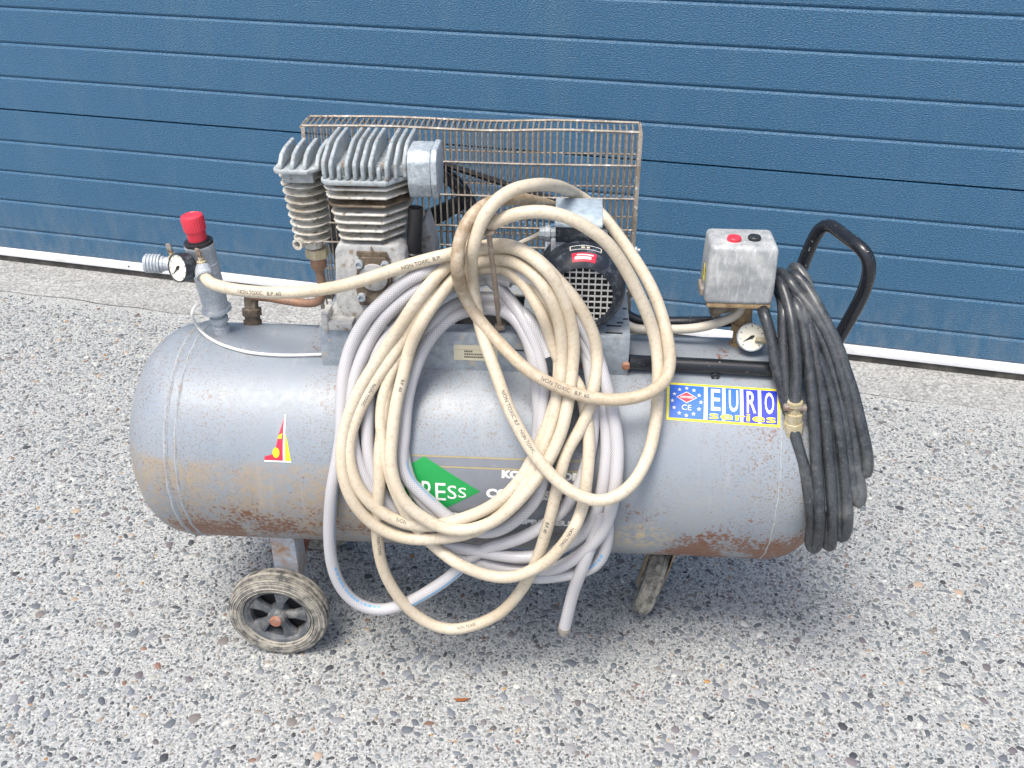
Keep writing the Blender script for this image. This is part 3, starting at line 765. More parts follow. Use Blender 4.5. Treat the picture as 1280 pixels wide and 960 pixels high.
# intake filter on the head's right
m = MB(); hexp = [(-.048, .992), (-.048, 1.030), (-.032, 1.046), (.022, 1.046), (.036, 1.030), (.036, .980), (.020, .964), (-.034, .964)]
m.prism([(a, b_) for a, b_ in hexp], (-.1290, 0, 0), (0, 1, 0), (0, 0, 1), (1, 0, 0), .040, .003)
filt = m.build('intake_filter', 'galvanised', comp)
m = MB(); m.prism([((a + .006) * 1.06 - .006, (b_ - 1.005) * 1.06 + 1.005) for a, b_ in hexp], (-.0888, 0, 0), (0, 1, 0), (0, 0, 1), (1, 0, 0), .011, .003); m.build('filter_cover', 'galvanised', filt)

# flywheel, belt and pulley behind, inside the guard
FC, FR, PC, PR = Vector((-.180, .190, .810)), .155, Vector((.172, .190, .815)), .045
m = MB(); pr_ = []
m.lathe([(-.016, FR - .020), (-.016, FR), (-.006, FR), (0, FR - .005), (.006, FR), (.016, FR), (.016, FR - .020), (-.016, FR - .020)], FC, (0, 1, 0), 48, close=False)
fly = m.build('flywheel', 'black_paint', comp)
for k in range(5):
    a = 2 * PI * k / 5 + .5; d = Vector((math.cos(a), 0, math.sin(a))); t_ = Vector((-math.sin(a), 0, math.cos(a)))
    m = MB(); m.prism([(.020, -.020), (FR - .018, -.014), (FR - .018, .014), (.020, .020)], FC - Vector((0, .006, 0)), d, t_, (0, 1, 0), .012, .002); m.build('spoke', 'black_paint', fly)
m = MB(); m.lathe([(-.02, .028), (.02, .028)], FC, (0, 1, 0), 20); m.build('hub', 'black_paint', fly)
m = MB(); m.lathe([(-.014, PR), (-.006, PR), (0, PR - .008), (.006, PR), (.014, PR)], PC, (0, 1, 0), 24); m.build('motor_pulley', 'black_paint', comp)
m = MB(); P_ = []
al = math.acos((FR - PR) / (PC - FC).length)
for i in range(25): a = al + (2 * PI - 2 * al) * i / 24; P_.append(FC + Vector((math.cos(a), 0, math.sin(a))) * (FR + .002))
for i in range(13): a = -al + 2 * al * i / 12; P_.append(PC + Vector((math.cos(a), 0, math.sin(a))) * (PR + .002))
P_.append(P_[0]); m.tube(P_, .0062, 6, uv=False, caps=False); m.build('drive_belt', 'black_plastic', comp)

# belt guard: a cage of bent wires
GX0, GX1, GY0, GY1, GZ0, GZ1 = -.362, .2720, .172, .236, .640, 1.0215
guard = empty('belt_guard', (0, 0, 0), 0, comp)
m = MB(); w0 = smooth_path([(0, GY0, GZ0), (0, GY0, GZ0 + .2), (0, GY0, GZ1 - .012), (0, GY0 + .004, GZ1 - .003), (0, GY0 + .014, GZ1), (0, GY1 - .014, GZ1), (0, GY1 - .004, GZ1 - .003), (0, GY1, GZ1 - .012), (0, GY1, GZ0 + .2), (0, GY1, GZ0)], .012, 0)
keepw = [w0[0]] + [p for i, p in enumerate(w0[1:-1]) if p.z > GZ1 - .02 or i % 12 == 0] + [w0[-1]]
m.tube(keepw, .00175, 5, uv=False); wire0 = m.build('guard_wire', 'wire_steel', guard)
NW = 55
for i in range(NW):
    o = wire0 if i == 0 else wire0.copy()
    if i: col.objects.link(o); o.parent = guard
    o.location = (GX0 + (GX1 - GX0) * i / (NW - 1) + random.uniform(-.0006, .0006), random.uniform(-.001, .001), random.uniform(-.0015, .0015) + (.002 * math.sin(i * .35)))
    o.rotation_euler = (0, random.uniform(-.0006, .0006), 0)
for zz in (.960, .8945, .8310, .7900, .700):
    for yy in (GY0 - .003, GY1 + .003):
        m = MB(); m.tube(smooth_path([(GX0, yy, zz), (-.15, yy, zz + .001), (.05, yy, zz - .001), (GX1, yy, zz)], .05, 0), .0021, 6, uv=False); m.build('guard_rail', 'wire_steel', guard)
for yy in (GY0 + .001, GY1 - .001):
    m = MB(); m.tube(smooth_path([(GX0, yy, GZ1 + .0015), (-.2, yy, GZ1 + .0035), (-.02, yy, GZ1 - .001), (.12, yy, GZ1 + .003), (GX1, yy, GZ1 + .001)], .03, 0), .0027, 6, uv=False); m.build('guard_rail', 'wire_steel', guard)
for xx in (GX0 - .003, GX1 + .003):
    for zz in (.960, .8945, .8310, GZ1):
        m = MB(); m.tube([(xx, GY0 - .003, zz), (xx, (GY0 + GY1) / 2, zz + .0008), (xx, GY1 + .003, zz)], .0021, 6, uv=False); m.build('guard_rail', 'wire_steel', guard)
for xx in (GX0 + .002, GX1 + .001):
    m = MB(); m.box((xx - .004, GY0 - .0055, GZ0), (xx + .004, GY0 - .0005, GZ1), .001); m.build('guard_post', 'wire_steel', guard)
q = on_y(794, 313, .165); m = MB(); m.lathe([(-.012, .004), (0, .004), (0, .0075), (.004, .0075), (.005, .004), (.010, .0035)], q, (1, -.2, .1), 10); m.build('clip_bolt', 'zinc_grey', guard)

# motor
MC = Vector((.1735, 0, .8065))
m = MB(); m.lathe([(-.03, .064), (.14, .064), (.145, .050)], MC, (0, 1, 0), 40)
for k in range(34):
    a = 2 * PI * k / 34
    if 1.15 < a < 1.99 or 4.4 < a < 5.0: continue
    d = Vector((math.cos(a), 0, math.sin(a))); t_ = Vector((-math.sin(a), 0, math.cos(a)))
    m.prism([(.060, -.0016), (.0725, -.0010), (.0725, .0010), (.060, .0016)], MC + Vector((0, -.024, 0)), d, t_, (0, 1, 0), .150)
m.box((MC.x - .065, .0, BZ + .0005), (MC.x - .035, .11, .765), .003); m.box((MC.x + .035, .0, BZ + .0005), (MC.x + .065, .11, .765), .003)
motor = m.build('motor', 'zinc_grey', comp)
CW = [(.030, .0840), (.034, .0855), (-.035, .0855), (-.055, .0835), (-.072, .0770), (-.080, .0690), (-.0835, .0610), (-.081, .0590), (-.074, .0590)]
CW = [(a, b_ * .912) for a, b_ in CW]
def cowl(prof, off=0.0, a0=0.0, a1=2 * PI, n=64):
    """lathe about the motor's axis; a = 0 right, 90 degrees up"""
    m = MB(); R_ = []
    for h, r_ in prof: R_.append([m.bm.verts.new(MC + Vector((math.cos(a) * (r_ + off), h - off * .6, math.sin(a) * (r_ + off)))) for a in (a0 + (a1 - a0) * i / n for i in range(n + (0 if a1 - a0 > 6.28 else 1)))])
    full = a1 - a0 > 6.28
    for A_, B_ in zip(R_, R_[1:]):
        for i in range(n): j = (i + 1) % len(A_); m.bm.faces.new((A_[i], A_[j], B_[j], B_[i]))
    return m
cw = cowl(CW).build('fan_cowl', 'cowl_black', motor, angle=50)
def lerp_prof(prof, k0, k1, n=5):
    L = [0]
    for (a, b_), (c, d) in zip(prof, prof[1:]): L.append(L[-1] + math.hypot(c - a, d - b_))
    out = []
    for i in range(n + 1): s_ = k0 + (k1 - k0) * i / n; out.append((float(np.interp(s_, L, [p[0] for p in prof])), float(np.interp(s_, L, [p[1] for p in prof]))))
    return out
SP = CW[2:7]
cowl(lerp_prof(SP, .026, .046), .0006, rad(72), rad(106), 16).build('red_sticker', 'print_red', cw)
for k0, k1, a0, a1 in ((.030, .033, 76, 99), (.0355, .0415, 79, 102)): cowl(lerp_prof(SP, k0, k1), .0011, rad(a0), rad(a1), 12).build('sticker_print', 'print_white', cw)
for k0, k1, a0, a1 in ((.002, .0035, 66, 108), (.0155, .017, 66, 108), (.002, .017, 66, 67.4), (.002, .017, 106.6, 108), (.006, .013, 82, 86), (.007, .012, 88, 93)):
    cowl(lerp_prof(SP, k0, k1), .0007, rad(a0), rad(a1), 12).build('sticker_print', 'print_white' if a1 - a0 > 10 else 'label_cream', cw)
m = MB(); m.lathe([(0, .0550), (.002, .0550)], MC + Vector((0, -.070, 0)), (0, 1, 0), 40); m.build('grille_shade', 'dark_void', cw)  # plain black disc: the shade behind the grille put in as colour
m = MB(); RG = .0540
for i in range(-4, 5):
    o_ = i * .0112
    if abs(o_) < RG:
        h = math.sqrt(RG * RG - o_ * o_)
        m.box((MC.x + o_ - .0011, -.0785, MC.z - h), (MC.x + o_ + .0011, -.0755, MC.z + h)); m.box((MC.x - h, -.0783, MC.z + o_ - .0011), (MC.x + h, -.0757, MC.z + o_ + .0011))
gr = m.build('fan_grille', 'grille_grey', cw)

# terminal box
tx0, tx1 = .1225, .2045
m = MB(); m.box((tx0 + .003, -.012, .862), (tx1 - .003, .066, .8795), .003); tb = m.build('terminal_box', 'zinc_grey', motor)
m = MB(); m.box((tx0 + .001, -.017, .8798), (tx1 - .001, .070, .9095), .003); m.build('box_body', 'cowl_black', tb)
m = MB(); m.prism([(-.021, .9098), (-.021, .9165), (-.004, .9300), (.071, .9310), (.072, .9098)], (tx0 - .001, 0, 0), (0, 1, 0), (0, 0, 1), (1, 0, 0), tx1 - tx0 + .002, .002); m.build('box_lid', 'box_lid', tb)
g0 = on_y(692, 292, .01)
m = MB(); m.lathe([(0, .011), (.010, .011), (.0105, .0145), (.020, .0145), (.021, .012), (.030, .012)], Vector((tx0 + .002, .01, g0.z)), (-1, 0, 0), 10); gl = m.build('cable_gland', 'zinc_grey', tb)
m = MB(); m.tube(smooth_path([(tx0 - .026, .01, g0.z), on_y(668, 297, .012), on_y(650, 304, .02), on_y(630, 320, .04), on_y(615, 345, .06)], .01, 2), .0048, 8, uv=False); m.build('cable', 'grey_cable', gl)
q = on_y(693, 300, -.0); m = MB(); m.box((q.x - .006, -.010, q.z - .03), (q.x + .004, .02, q.z + .004), .002); m.build('gland_bracket', 'zinc_grey', tb)

# filter regulator on the left
rf = on_tank(279, 413); RB = Vector((rf.x, rf.y - .004, rf.z)); RX = Vector((-.075, -.03, 1)).normalized()
def rp(h, dx=0, dy=0, dz=0): return RB + RX * h + Vector((dx, dy, dz))
m = MB(); m.lathe([(-.006, .0165), (.012, .0165), (.013, .013), (.022, .013), (.023, .0175), (.033, .0175), (.035, .012), (.040, .012), (.042, .021), (.047, .0285), (.053, .0285), (.055, .0235), (.075, .0245), (.128, .0255), (.129, .0268), (.148, .0268), (.149, .0258), (.178, .0265), (.180, .0275), (.186, .0275)], RB, RX, 28)
reg = m.build('pressure_regulator', 'zinc_grey', comp)
m = MB(); m.lathe([(.1862, .0270), (.192, .0270), (.193, .022), (.1955, .022)], RB, RX, 12); m.build('lock_ring', 'black_plastic', reg)
m = MB(); nk = 72; pr_ = [(.1956, .0172), (.214, .0178), (.2145, .0202), (.236, .0212), (.242, .0196), (.2445, .014), (.2430, .012), (.2430, 0)]
u_, v_, d_ = frame(RX); rings = []
for h, r_ in pr_:
    if r_ == 0: rings.append([m.bm.verts.new(RB + d_ * h)]); continue
    rings.append([m.bm.verts.new(RB + d_ * h + (u_ * math.cos(a) + v_ * math.sin(a)) * (r_ * (1 - (.045 if (.2145 <= h <= .24 and i % 3 == 0) else 0)))) for i, a in ((i, 2 * PI * i / nk) for i in range(nk))])
for A_, B_ in zip(rings, rings[1:]):
    for i in range(nk):
        j = (i + 1) % nk
        if len(B_) == 1: m.bm.faces.new((A_[i], A_[j], B_[0]))
        else: m.bm.faces.new((A_[i], A_[j], B_[j], B_[i]))
m.build('red_knob', 'red_plastic', reg)
# left arm with threaded outlet
a0, a1 = rp(.142), on_y(183, 329, RB.y - .012)
ad = (a1 - a0).normalized(); La = (a1 - a0).length
m = MB(); pr_ = [(.02, .013), (La - .034, .013), (La - .033, .0145), (La - .028, .0145)]
for i in range(5): pr_ += [(La - .028 + .006 * i + .001, .0180), (La - .028 + .006 * i + .004, .0180), (La - .028 + .006 * i + .005, .0155)]
pr_ += [(La + .003, .015), (La + .004, .010), (La - .004, .009), (La - .004, 0)]
m.lathe(pr_, a0, ad, 20, close=False); m.build('threaded_outlet', 'zinc_grey', reg)
def gauge(name, c, nrm, r_, depth, case, parent, ang=225, tick=True):
    nrm = Vector(nrm).normalized(); c = Vector(c)
    m = MB(); m.lathe([(-depth, r_ * .45), (-depth, r_ * .85), (-depth * .8, r_ * .97), (-.003, r_), (0, r_ * .98), (.0005, r_ * .91), (-.002, r_ * .89)], c, nrm, 32); g = m.build(name, case, parent)
    m = MB(); m.lathe([(-.0032, 0), (-.0032, r_ * .905), (-.0015, r_ * .905), (-.0015, 0)], c, nrm, 32, close=False); m.build('dial', 'dial_face', g)
    up = (Vector((0, 0, 1)) - nrm * nrm.z).normalized(); rt_ = up.cross(nrm)
    a = rad(ang); d = rt_ * math.cos(a) + up * math.sin(a); t_ = nrm.cross(d)
    m = MB(); m.prism([(-.22 * r_, -.05 * r_), (-.05 * r_, -.11 * r_), (.70 * r_, 0), (-.05 * r_, .11 * r_), (-.22 * r_, .05 * r_)], c - nrm * .0012, d, t_, nrm, .0006); m.lathe([(-.0012, .12 * r_), (.0004, .12 * r_)], c, nrm, 10); m.build('needle', 'needle_black', g)
    m = MB()
    for k in range(9):
        a = rad(225 - 270 * k / 8); d = rt_ * math.cos(a) + up * math.sin(a); t_ = nrm.cross(d); ww = .03 if k % 2 else .05
        m.prism([(.70 * r_, -ww * r_ * .5), (.84 * r_, -ww * r_ * .5), (.84 * r_, ww * r_ * .5), (.70 * r_, ww * r_ * .5)], c - nrm * .00145, d, t_, nrm, .0004)
    m.build('scale_marks', 'needle_black', g)
    return g
gc = on_y(221.5, 335, RB.y - .060)
gauge('gauge', gc, (-.50, -.82, .22), .0270, .026, 'cowl_black', reg, 230)
m = MB(); m.cyl(rp(.142), gc - Vector((-.50, -.82, .22)).normalized() * .025, .011, n=14); m.build('gauge_stem', 'zinc_grey', reg)
# two little drain cocks and the hose elbow
for px, py, yy in ((216, 321, RB.y - .02), (252, 327, RB.y - .045)):
    q = on_y(px, py, yy)
    m = MB(); m.lathe([(-.020, .0065), (0, .0065), (.001, .0085), (.009, .0085), (.010, .005), (.016, .005)], q - Vector((0, 0, .008)), (-.05, 0, 1), 10); ck = m.build('drain_cock', 'brass', reg)
    m = MB(); m.prism([(-.005, 0), (.005, 0), (.0065, .012), (.004, .019), (-.004, .019), (-.0065, .010)], q + Vector((-.003, -.002, .007)), (.9, -.3, 0), (-.15, 0, 1), (.3, .9, 0), .005, .0015); m.build('lever', 'steel_bolt', ck)
hs = on_y(255.5, 344, RB.y - .058)
m = MB(); m.cyl(rp(.130), rp(.130).lerp(hs, .6), .0125, n=16); hd = Vector((.35, -.75, -.42)).normalized()
m.lathe([(-.026, .010), (-.014, .0155), (.004, .0165), (.006, .0140), (.004, .0115)], hs, hd, 20); m.build('hose_elbow', 'zinc_grey', reg)
# thin unloader tube lying on the tank
m = MB(); P_ = [on_y(250, 379, -.012), on_y(242, 384, -.02), on_y(240, 394, -.03), on_tank(247, 408, TR + .012)] + [on_tank(px, py, TR + .004) for px, py in ((258, 420), (273, 429), (291, 435.5), (312, 440.5), (340, 443.5), (370, 444), (402, 443))]
m.tube(smooth_path(P_, .006, 3), .0030, 8, uv=False); m.build('air_line', 'white_tube', comp)

# pressure switch on the right
SX0, SX1, SY0, SY1, SZ0, SZ1 = .3920, .5150, -.035, .060, .7760, .8865
m = MB(); t = bmesh.new(); bmesh.ops.create_cube(t, size=1.0)
for v in t.verts:
    k = .955 if v.co.z > 0 else 1.0
    v.co = Vector((v.co.x * (SX1 - SX0) * k + (SX0 + SX1) / 2, v.co.y * (SY1 - SY0) * k + (SY0 + SY1) / 2, v.co.z * (SZ1 - SZ0) + (SZ0 + SZ1) / 2))
bmesh.ops.bevel(t, geom=list(t.edges), offset=.009, segments=3, profile=.5, affect='EDGES'); m.join(t)
sw = m.build('pressure_switch', 'switch_grey', comp)
for v in sw.data.vertices: pass
tilt = Matrix.Rotation(rad(-1.6), 4, 'Y')
m = MB(); m.box((SX0 + .006, SY0 + .003, .768), (SX1 - .004, SY1 - .003, .7775), .002); m.build('switch_base', 'bracket_rust', sw)
m = MB(); m.lathe([(-.002, .0125), (.006, .0125), (.008, .011), (.008, 0)], (.437, -.004, SZ1), (0, 0, 1), 18, close=False); m.build('stop_button', 'red_plastic', sw)
m = MB(); m.lathe([(-.002, .0115), (.006, .0115), (.008, .010), (.008, 0)], (.473, .002, SZ1), (0, 0, 1), 18, close=False); m.build('start_button', 'black_plastic', sw)
m = MB(); m.box((.418, -.022, SZ1 - .001), (.492, .024, SZ1 + .0012), .0004); m.build('button_plate', 'switch_grey', sw)
m = MB(); m.prism([(-.014, .812), (.012, .812), (-.001, .842)], (SX0 - .0006, 0, 0), (0, 1, 0), (0, 0, 1), (-1, 0, 0), .0006); wl_ = m.build('warning_label', 'print_yellow', sw)
m = MB(); m.prism([(-.003, .818), (.001, .818), (-.001, .826), (.001, .827), (-.002, .835), (-.002, .827)], (SX0 - .0013, 0, 0), (0, 1, 0), (0, 0, 1), (-1, 0, 0), .0004); m.build('warning_mark', 'needle_black', wl_)
m = MB(); m.box((SX0 - .006, -.012, .781), (SX0 + .004, .030, .797), .003); m.build('side_clip', 'steel_bolt', sw)
gq = on_y(892, 384, .0); m = MB(); m.lathe([(-.018, .011), (.012, .011), (.013, .0135), (.026, .0135), (.027, .010)], (gq.x + .020, gq.y, gq.z), (-1, -.25, -.15), 12); m.build('cable_gland', 'greasy', sw)
sp0 = on_tank(934, 424)
m = MB(); m.lathe([(-.01, .020), (.012, .020), (.013, .0145), (.040, .0145), (.041, .020), (.055, .020), (.056, .016), (.775 - sp0.z, .016)], (.478, .035, .650), (0, 0, 1), 10); stem = m.build('manifold', 'bracket_rust', comp)
m = MB(); m.box((.455, .010, .752), (.505, .055, .768), .003); m.build('manifold_flange', 'bracket_rust', stem)
gc2 = on_y(939.5, 421.5, -.012); nn = Vector((-.05, -.86, .50)).normalized()
gauge('tank_gauge', gc2, nn, .0268, .026, 'zinc_grey', comp, 212)
m = MB(); m.cyl(gc2 - nn * .024, (.478, .035, .690), .009, n=12); m.build('gauge_stem', 'brass', stem)
vq = on_y(958, 426, -.02); m = MB(); m.lathe([(-.020, .0045), (0, .0055), (.001, .008), (.006, .008), (.007, .004), (.012, .003)], vq, (1, -.2, 0), 8); m.build('safety_valve', 'brass', comp)
# black tubes and the cable from the motor to the switch
m = MB(); P_ = [on_tank(786, 452, TR + .020), on_tank(800, 453, TR + .018), on_tank(840, 455, TR + .0155), on_tank(900, 458, TR + .0155), on_tank(966, 461.5, TR + .0155), (.62, -.071, .668)]
m.tube(smooth_path(P_, .01, 2), .0138, 14, uv=False); m.build('air_tube', 'black_paint', comp)
m = MB(); P_ = [(.255, .075, .700), on_y(800, 402, .070), on_y(850, 402.5, .070), on_y(900, 402, .070), on_y(940, 400, .060)]
m.tube(smooth_path(P_, .01, 2), .0110, 12, uv=False); m.build('air_tube', 'black_paint', comp)
m = MB(); P_ = [(.252, .040, .700), on_y(792, 411, .035), on_y(830, 411.5, .03), on_y(862, 411, .02), on_y(890, 406, .015), on_y(912, 398, .012), on_y(926, 390, .015), (.470, .025, .770)]
m.tube(smooth_path(P_, .01, 2), .0088, 12, uv=False); m.build('motor_cable', 'grey_cable', comp)

# handle
hz = [on_y(990, 372, .155), on_y(1003, 332, .155), on_y(1018, 297, .155), on_y(1026, 284.5, .150), on_y(1037, 281, .138)]
zt_ = on_y(1037, 281, .138).z
q2 = on_z(1076, 310, zt_ - .004); q3 = on_z(1084, 319, zt_ - .014); ym = q3.y
hz += [hz[-1].lerp(q2, .5), q2, q3, on_y(1087, 331, ym - .006), on_y(1085, 348, ym - .005), on_y(1077, 371, ym), on_y(1062, 399, ym), on_y(1046, 426, ym), on_y(1030, 455, ym)]
m = MB(); m.tube(smooth_path(hz, .008, 4), .0126, 16, uv=False); m.build('handle', 'black_paint', comp)

# wheels
WR, WC = .1045, Vector((-.427, -.166, .1045))
def wheel(c):
    w = empty('wheel', c, 0, comp)
    m = MB(); pr_ = [(-.012, .070), (-.020, .072), (-.0235, .080), (-.0240, .088), (-.0205, .096)]
    for i in range(5):
        y_ = -.0175 + .00875 * i; cr = WR - .0045 * (abs(y_) / .0175) ** 2
        pr_ += [(y_ - .0030, cr), (y_ + .0030, cr)] + ([(y_ + .0038, cr - .0028), (y_ + .0050, cr - .0028)] if i < 4 else [])
    pr_ += [(.0205, .096), (.0240, .088), (.0235, .080), (.020, .072), (.012, .070)]
    m.lathe(pr_ + [pr_[0]], (0, 0, 0), (0, 1, 0), 56, close=False)
    for rr in (.0765, .0835, .0905):
        P_ = [(rr * math.cos(a), -.0238, rr * math.sin(a)) for a in (2 * PI * i / 48 for i in range(49))]
        m.tube(P_, .0013, 5, uv=False, caps=False)
    m.build('tyre', 'tyre_rubber', w, angle=30)
    m = MB(); m.lathe([(-.013, .0705), (-.018, .0690), (-.0165, .064), (-.009, .0585), (-.006, .0585), (.012, .0585), (.014, .0705), (-.013, .0705)], (0, 0, 0), (0, 1, 0), 48, close=False); rim = m.build('rim', 'rim_plastic', w)
    for k in range(5):
        a = 2 * PI * k / 5 + PI / 2 - .25; d = Vector((math.cos(a), 0, math.sin(a))); t_ = Vector((-math.sin(a), 0, math.cos(a)))
        m = MB(); m.prism([(.012, -.009), (.034, -.008), (.060, -.0175), (.060, .0175), (.034, .008), (.012, .009)], Vector((0, -.013, 0)), d, t_, (0, 1, 0), .014, .003); m.build('spoke', 'rim_plastic', rim)
    m = MB(); m.lathe([(0, .0585), (.004, .0585)], (0, .008, 0), (0, 1, 0), 32); m.build('wheel_disc', 'dark_void', rim)
    m = MB(); m.lathe([(.012, .022), (-.018, .020), (-.024, .0175), (-.026, .014), (-.026, 0)], (0, 0, 0), (0, 1, 0), 24); m.build('hub', 'rim_plastic', rim)
    m = MB(); m.lathe([(-.024, .0125), (-.031, .0125), (-.033, .0105), (-.033, 0)], (0, 0, 0), (0, 1, 0), 14); m.build('axle_end', 'rust_bolt', w)
    return w
wheel(WC)
w2 = wheel(Vector((WC.x, .166, WC.z))); w2.rotation_euler = (0, 0, PI)
m = MB(); m.cyl((WC.x, -.150, WC.z), (WC.x, .150, WC.z), .0095, n=12); m.build('axle', 'rust_bolt', comp)
la, lb = on_y(343, 690, -.115), on_y(397, 690, -.100)
for sg in (-1, 1):
    m = MB(); ya, yb_ = sorted((sg * .128, sg * .124)); yc, yd = sorted((sg * .128, sg * .070))
    m.prism([(la.x, sg * .128), (la.x + .050, sg * .128), (la.x + .050, sg * .070), (la.x + .046, sg * .070), (la.x + .046, sg * .124), (la.x, sg * .124)], (0, 0, .075), (1, 0, 0), (0, 1, 0), (0, 0, 1), .215 if sg > 0 else .215, .0012)
    m.build('wheel_leg', 'leg_paint', comp)
# swivel castor under the right end
cc0 = on_z(799, 762, .0)
cst = empty('castor', (cc0.x + .004, cc0.y + .018, 0.002), rad(-12), comp); cst.rotation_euler = (0, rad(13), rad(-12))
m = MB(); CRr = .080
pr_ = [(-.016, .050), (-.020, .060), (-.0195, .070), (-.015, .0765), (-.010, .0790), (-.0085, .0770), (-.006, .0770), (-.0045, .080), (.0045, .080), (.006, .0770), (.0085, .0770), (.010, .0790), (.015, .0765), (.0195, .070), (.020, .060), (.016, .050)]
m.lathe(pr_ + [pr_[0]], (0, 0, CRr), (1, 0, 0), 44, close=False); m.build('tyre', 'castor_rubber', cst, angle=30)
m = MB(); m.lathe([(-.012, .052), (.012, .052)], (0, 0, CRr), (1, 0, 0), 28); m.build('rim', 'rim_plastic', cst)
for sx in (-1, 1):
    m = MB(); m.prism([(-.020, CRr - .016), (.020, CRr - .016), (.055, .185), (-.005, .185)], (sx * .0255 - .0015, 0, 0), (0, 1, 0), (0, 0, 1), (1, 0, 0), .003); m.build('fork', 'bracket_rust', cst)
m = MB(); m.box((-.030, -.008, .185), (.030, .060, .190), .001); m.lathe([(.19, .028), (.206, .028)], (0, .026, 0), (0, 0, 1), 20); m.box((-.05, -.03, .206), (.05, .08, .236), .002); m.build('top_plate', 'bracket_rust', cst)

# ------------------------------------------------------------------ hoses hung over the front
A_ = (-.098, .727)                              # foremost edge the coil rests on, above it stands free
best = None
for i in range(400):
    a = PI / 2 * i / 399; p = (-TR * math.cos(a), TZ + TR * math.sin(a))
    if p[1] < A_[1] - .01:
        sl = (A_[0] - p[0]) / (A_[1] - p[1])
        if best is None or sl > best[0]: best = (sl, p)
slope, TP = best
def hang(z, x=1.0):
    if z >= A_[1] - .02 and -.10 < x < .105:        # between pump and motor the coil's top lies back, behind the rod
        k = min(1, max(0, (.105 - x) / .075)) * min(1, max(0, (x + .10) / .07))
        a0 = A_[0] if z >= A_[1] else A_[0] - (A_[1] - z) * slope
        return a0 + k * min(.066, max(0, z - A_[1] + .02) * .75)
    if z >= A_[1]: return A_[0]
    if z >= TP[1]: return A_[0] - (A_[1] - z) * slope
    if z >= TZ: return -math.sqrt(max(TR * TR - (z - TZ) ** 2, 0))
    return -TR
def hose_pts(L, r, lay=.020):
    out = []
    for e in L:
        if len(e) == 4: out.append(on_y(e[0], e[1], e[2])); continue
        px, py, ly = e; y = -.15
        for _ in range(20): p = on_y(px, py, y); y = hang(p.z, p.x) - r - .0015 - ly * lay
        out.append(on_y(px, py, y))
    return out
def lay(L, ly): return [(a, b_, ly) for a, b_ in L]
BR = .0111
bg_ = [tuple(hs + hd * -.004), tuple(hs + hd * .012)]
beige = []
def W(pts): beige.extend(pts)
# supply from the regulator into the coil
W(hose_pts([(271, 357, RB.y - .085, 1), (300, 363, RB.y - .095, 1), (345, 366, -.105, 1), (380, 364.5, -.11, 1), (417, 359.5, -.115, 1), (455, 350, -.12, 1), (492, 337, -.118, 1), (530, 325.5, -.112, 1), (565, 317, -.108, 1)], BR))
# loop a: outer top, right, low loop, back up
W(hose_pts(lay([(598, 309)], .3) + lay([(625, 305), (650, 311), (675, 327), (697, 350), (717, 372), (731, 394), (742, 418), (746.5, 441), (746, 465)], .9) + lay([(742, 487), (737, 509), (726, 536), (710, 560), (702, 585)], 1.1) +
  lay([(695, 616), (689, 642), (682, 667), (674, 692), (665, 714), (656, 731), (641, 751), (627, 765), (610, 775), (589, 783), (565, 787), (542, 782), (520, 769), (501, 750), (486, 727), (477, 705), (472, 677), (471, 650), (473, 624), (475, 600), (474, 571)], .7) +
  lay([(478, 535), (482, 500), (488, 468), (503, 435), (528, 396), (558, 350), (582, 322)], .6), BR))
# loop b
W(hose_pts(lay([(605, 311), (622, 309), (640, 309), (657, 316), (676, 330), (692, 347), (703, 369), (712, 394), (717, 422), (716.5, 450), (713, 480)], 1.2) + lay([(709, 510), (701, 542), (688, 571), (674, 594), (657, 616), (639, 635), (617, 652), (588, 662), (567, 663), (546, 657), (524, 644), (505, 627), (494, 605), (488, 579), (490, 547), (494, 511), (499, 488), (505, 465), (512, 435), (527, 403), (546, 374), (566, 348)], 1.9) + lay([(588, 332)], 1.2), BR))
# loop c
W(hose_pts(lay([(605, 325), (622, 323.5), (640, 326), (657, 335), (674, 350), (687, 371), (697, 394), (702, 418), (702.5, 444), (701, 472)], 1.3) + lay([(694, 504), (682, 537), (669, 566), (657, 590), (641, 611), (620, 629), (597, 641.5), (569, 651), (545, 657), (516, 656.5), (490, 648), (467, 633), (449, 612), (438, 584), (436, 556), (443, 528), (454, 503), (468, 478), (487, 451), (506, 422), (529, 384), (552, 356)], 1.1) + lay([(578, 342)], .6), BR))
# loop d
W(hose_pts(lay([(602, 335), (620, 334), (636, 338), (652, 351), (666, 371), (678, 394)], .95) + lay([(687, 416), (694, 441), (706, 462), (722, 478)], .5) + lay([(730, 505), (735, 534), (736.5, 556), (735, 584), (732, 612), (728, 635)], .75) + lay([(719, 658), (704, 681), (684, 702), (660, 715), (638, 722), (612, 720), (588, 712), (569, 703)], 1.9) + lay([(551, 689), (536, 676), (517, 655), (500, 627), (487, 592), (480, 560), (476, 528), (478, 502), (487, 470), (503, 440), (530, 392), (560, 352)], .75) + lay([(585, 335)], .2), BR))
# loop e, hidden on the right, outermost on the left
W(hose_pts(lay([(610, 329), (635, 334), (662, 352), (682, 380), (694, 415), (699, 450)], .3) + lay([(697, 490), (690, 528), (676, 566), (658, 604), (636, 634), (608, 656), (582, 668), (556, 672), (531, 674.5), (503, 672), (475, 661), (454, 644), (437, 620), (428, 590), (427, 562), (431, 535), (443, 500), (462, 465), (482, 435), (500, 408), (521, 376), (544, 347), (566, 326)], 1.35) + lay([(588, 302)], .7), BR))
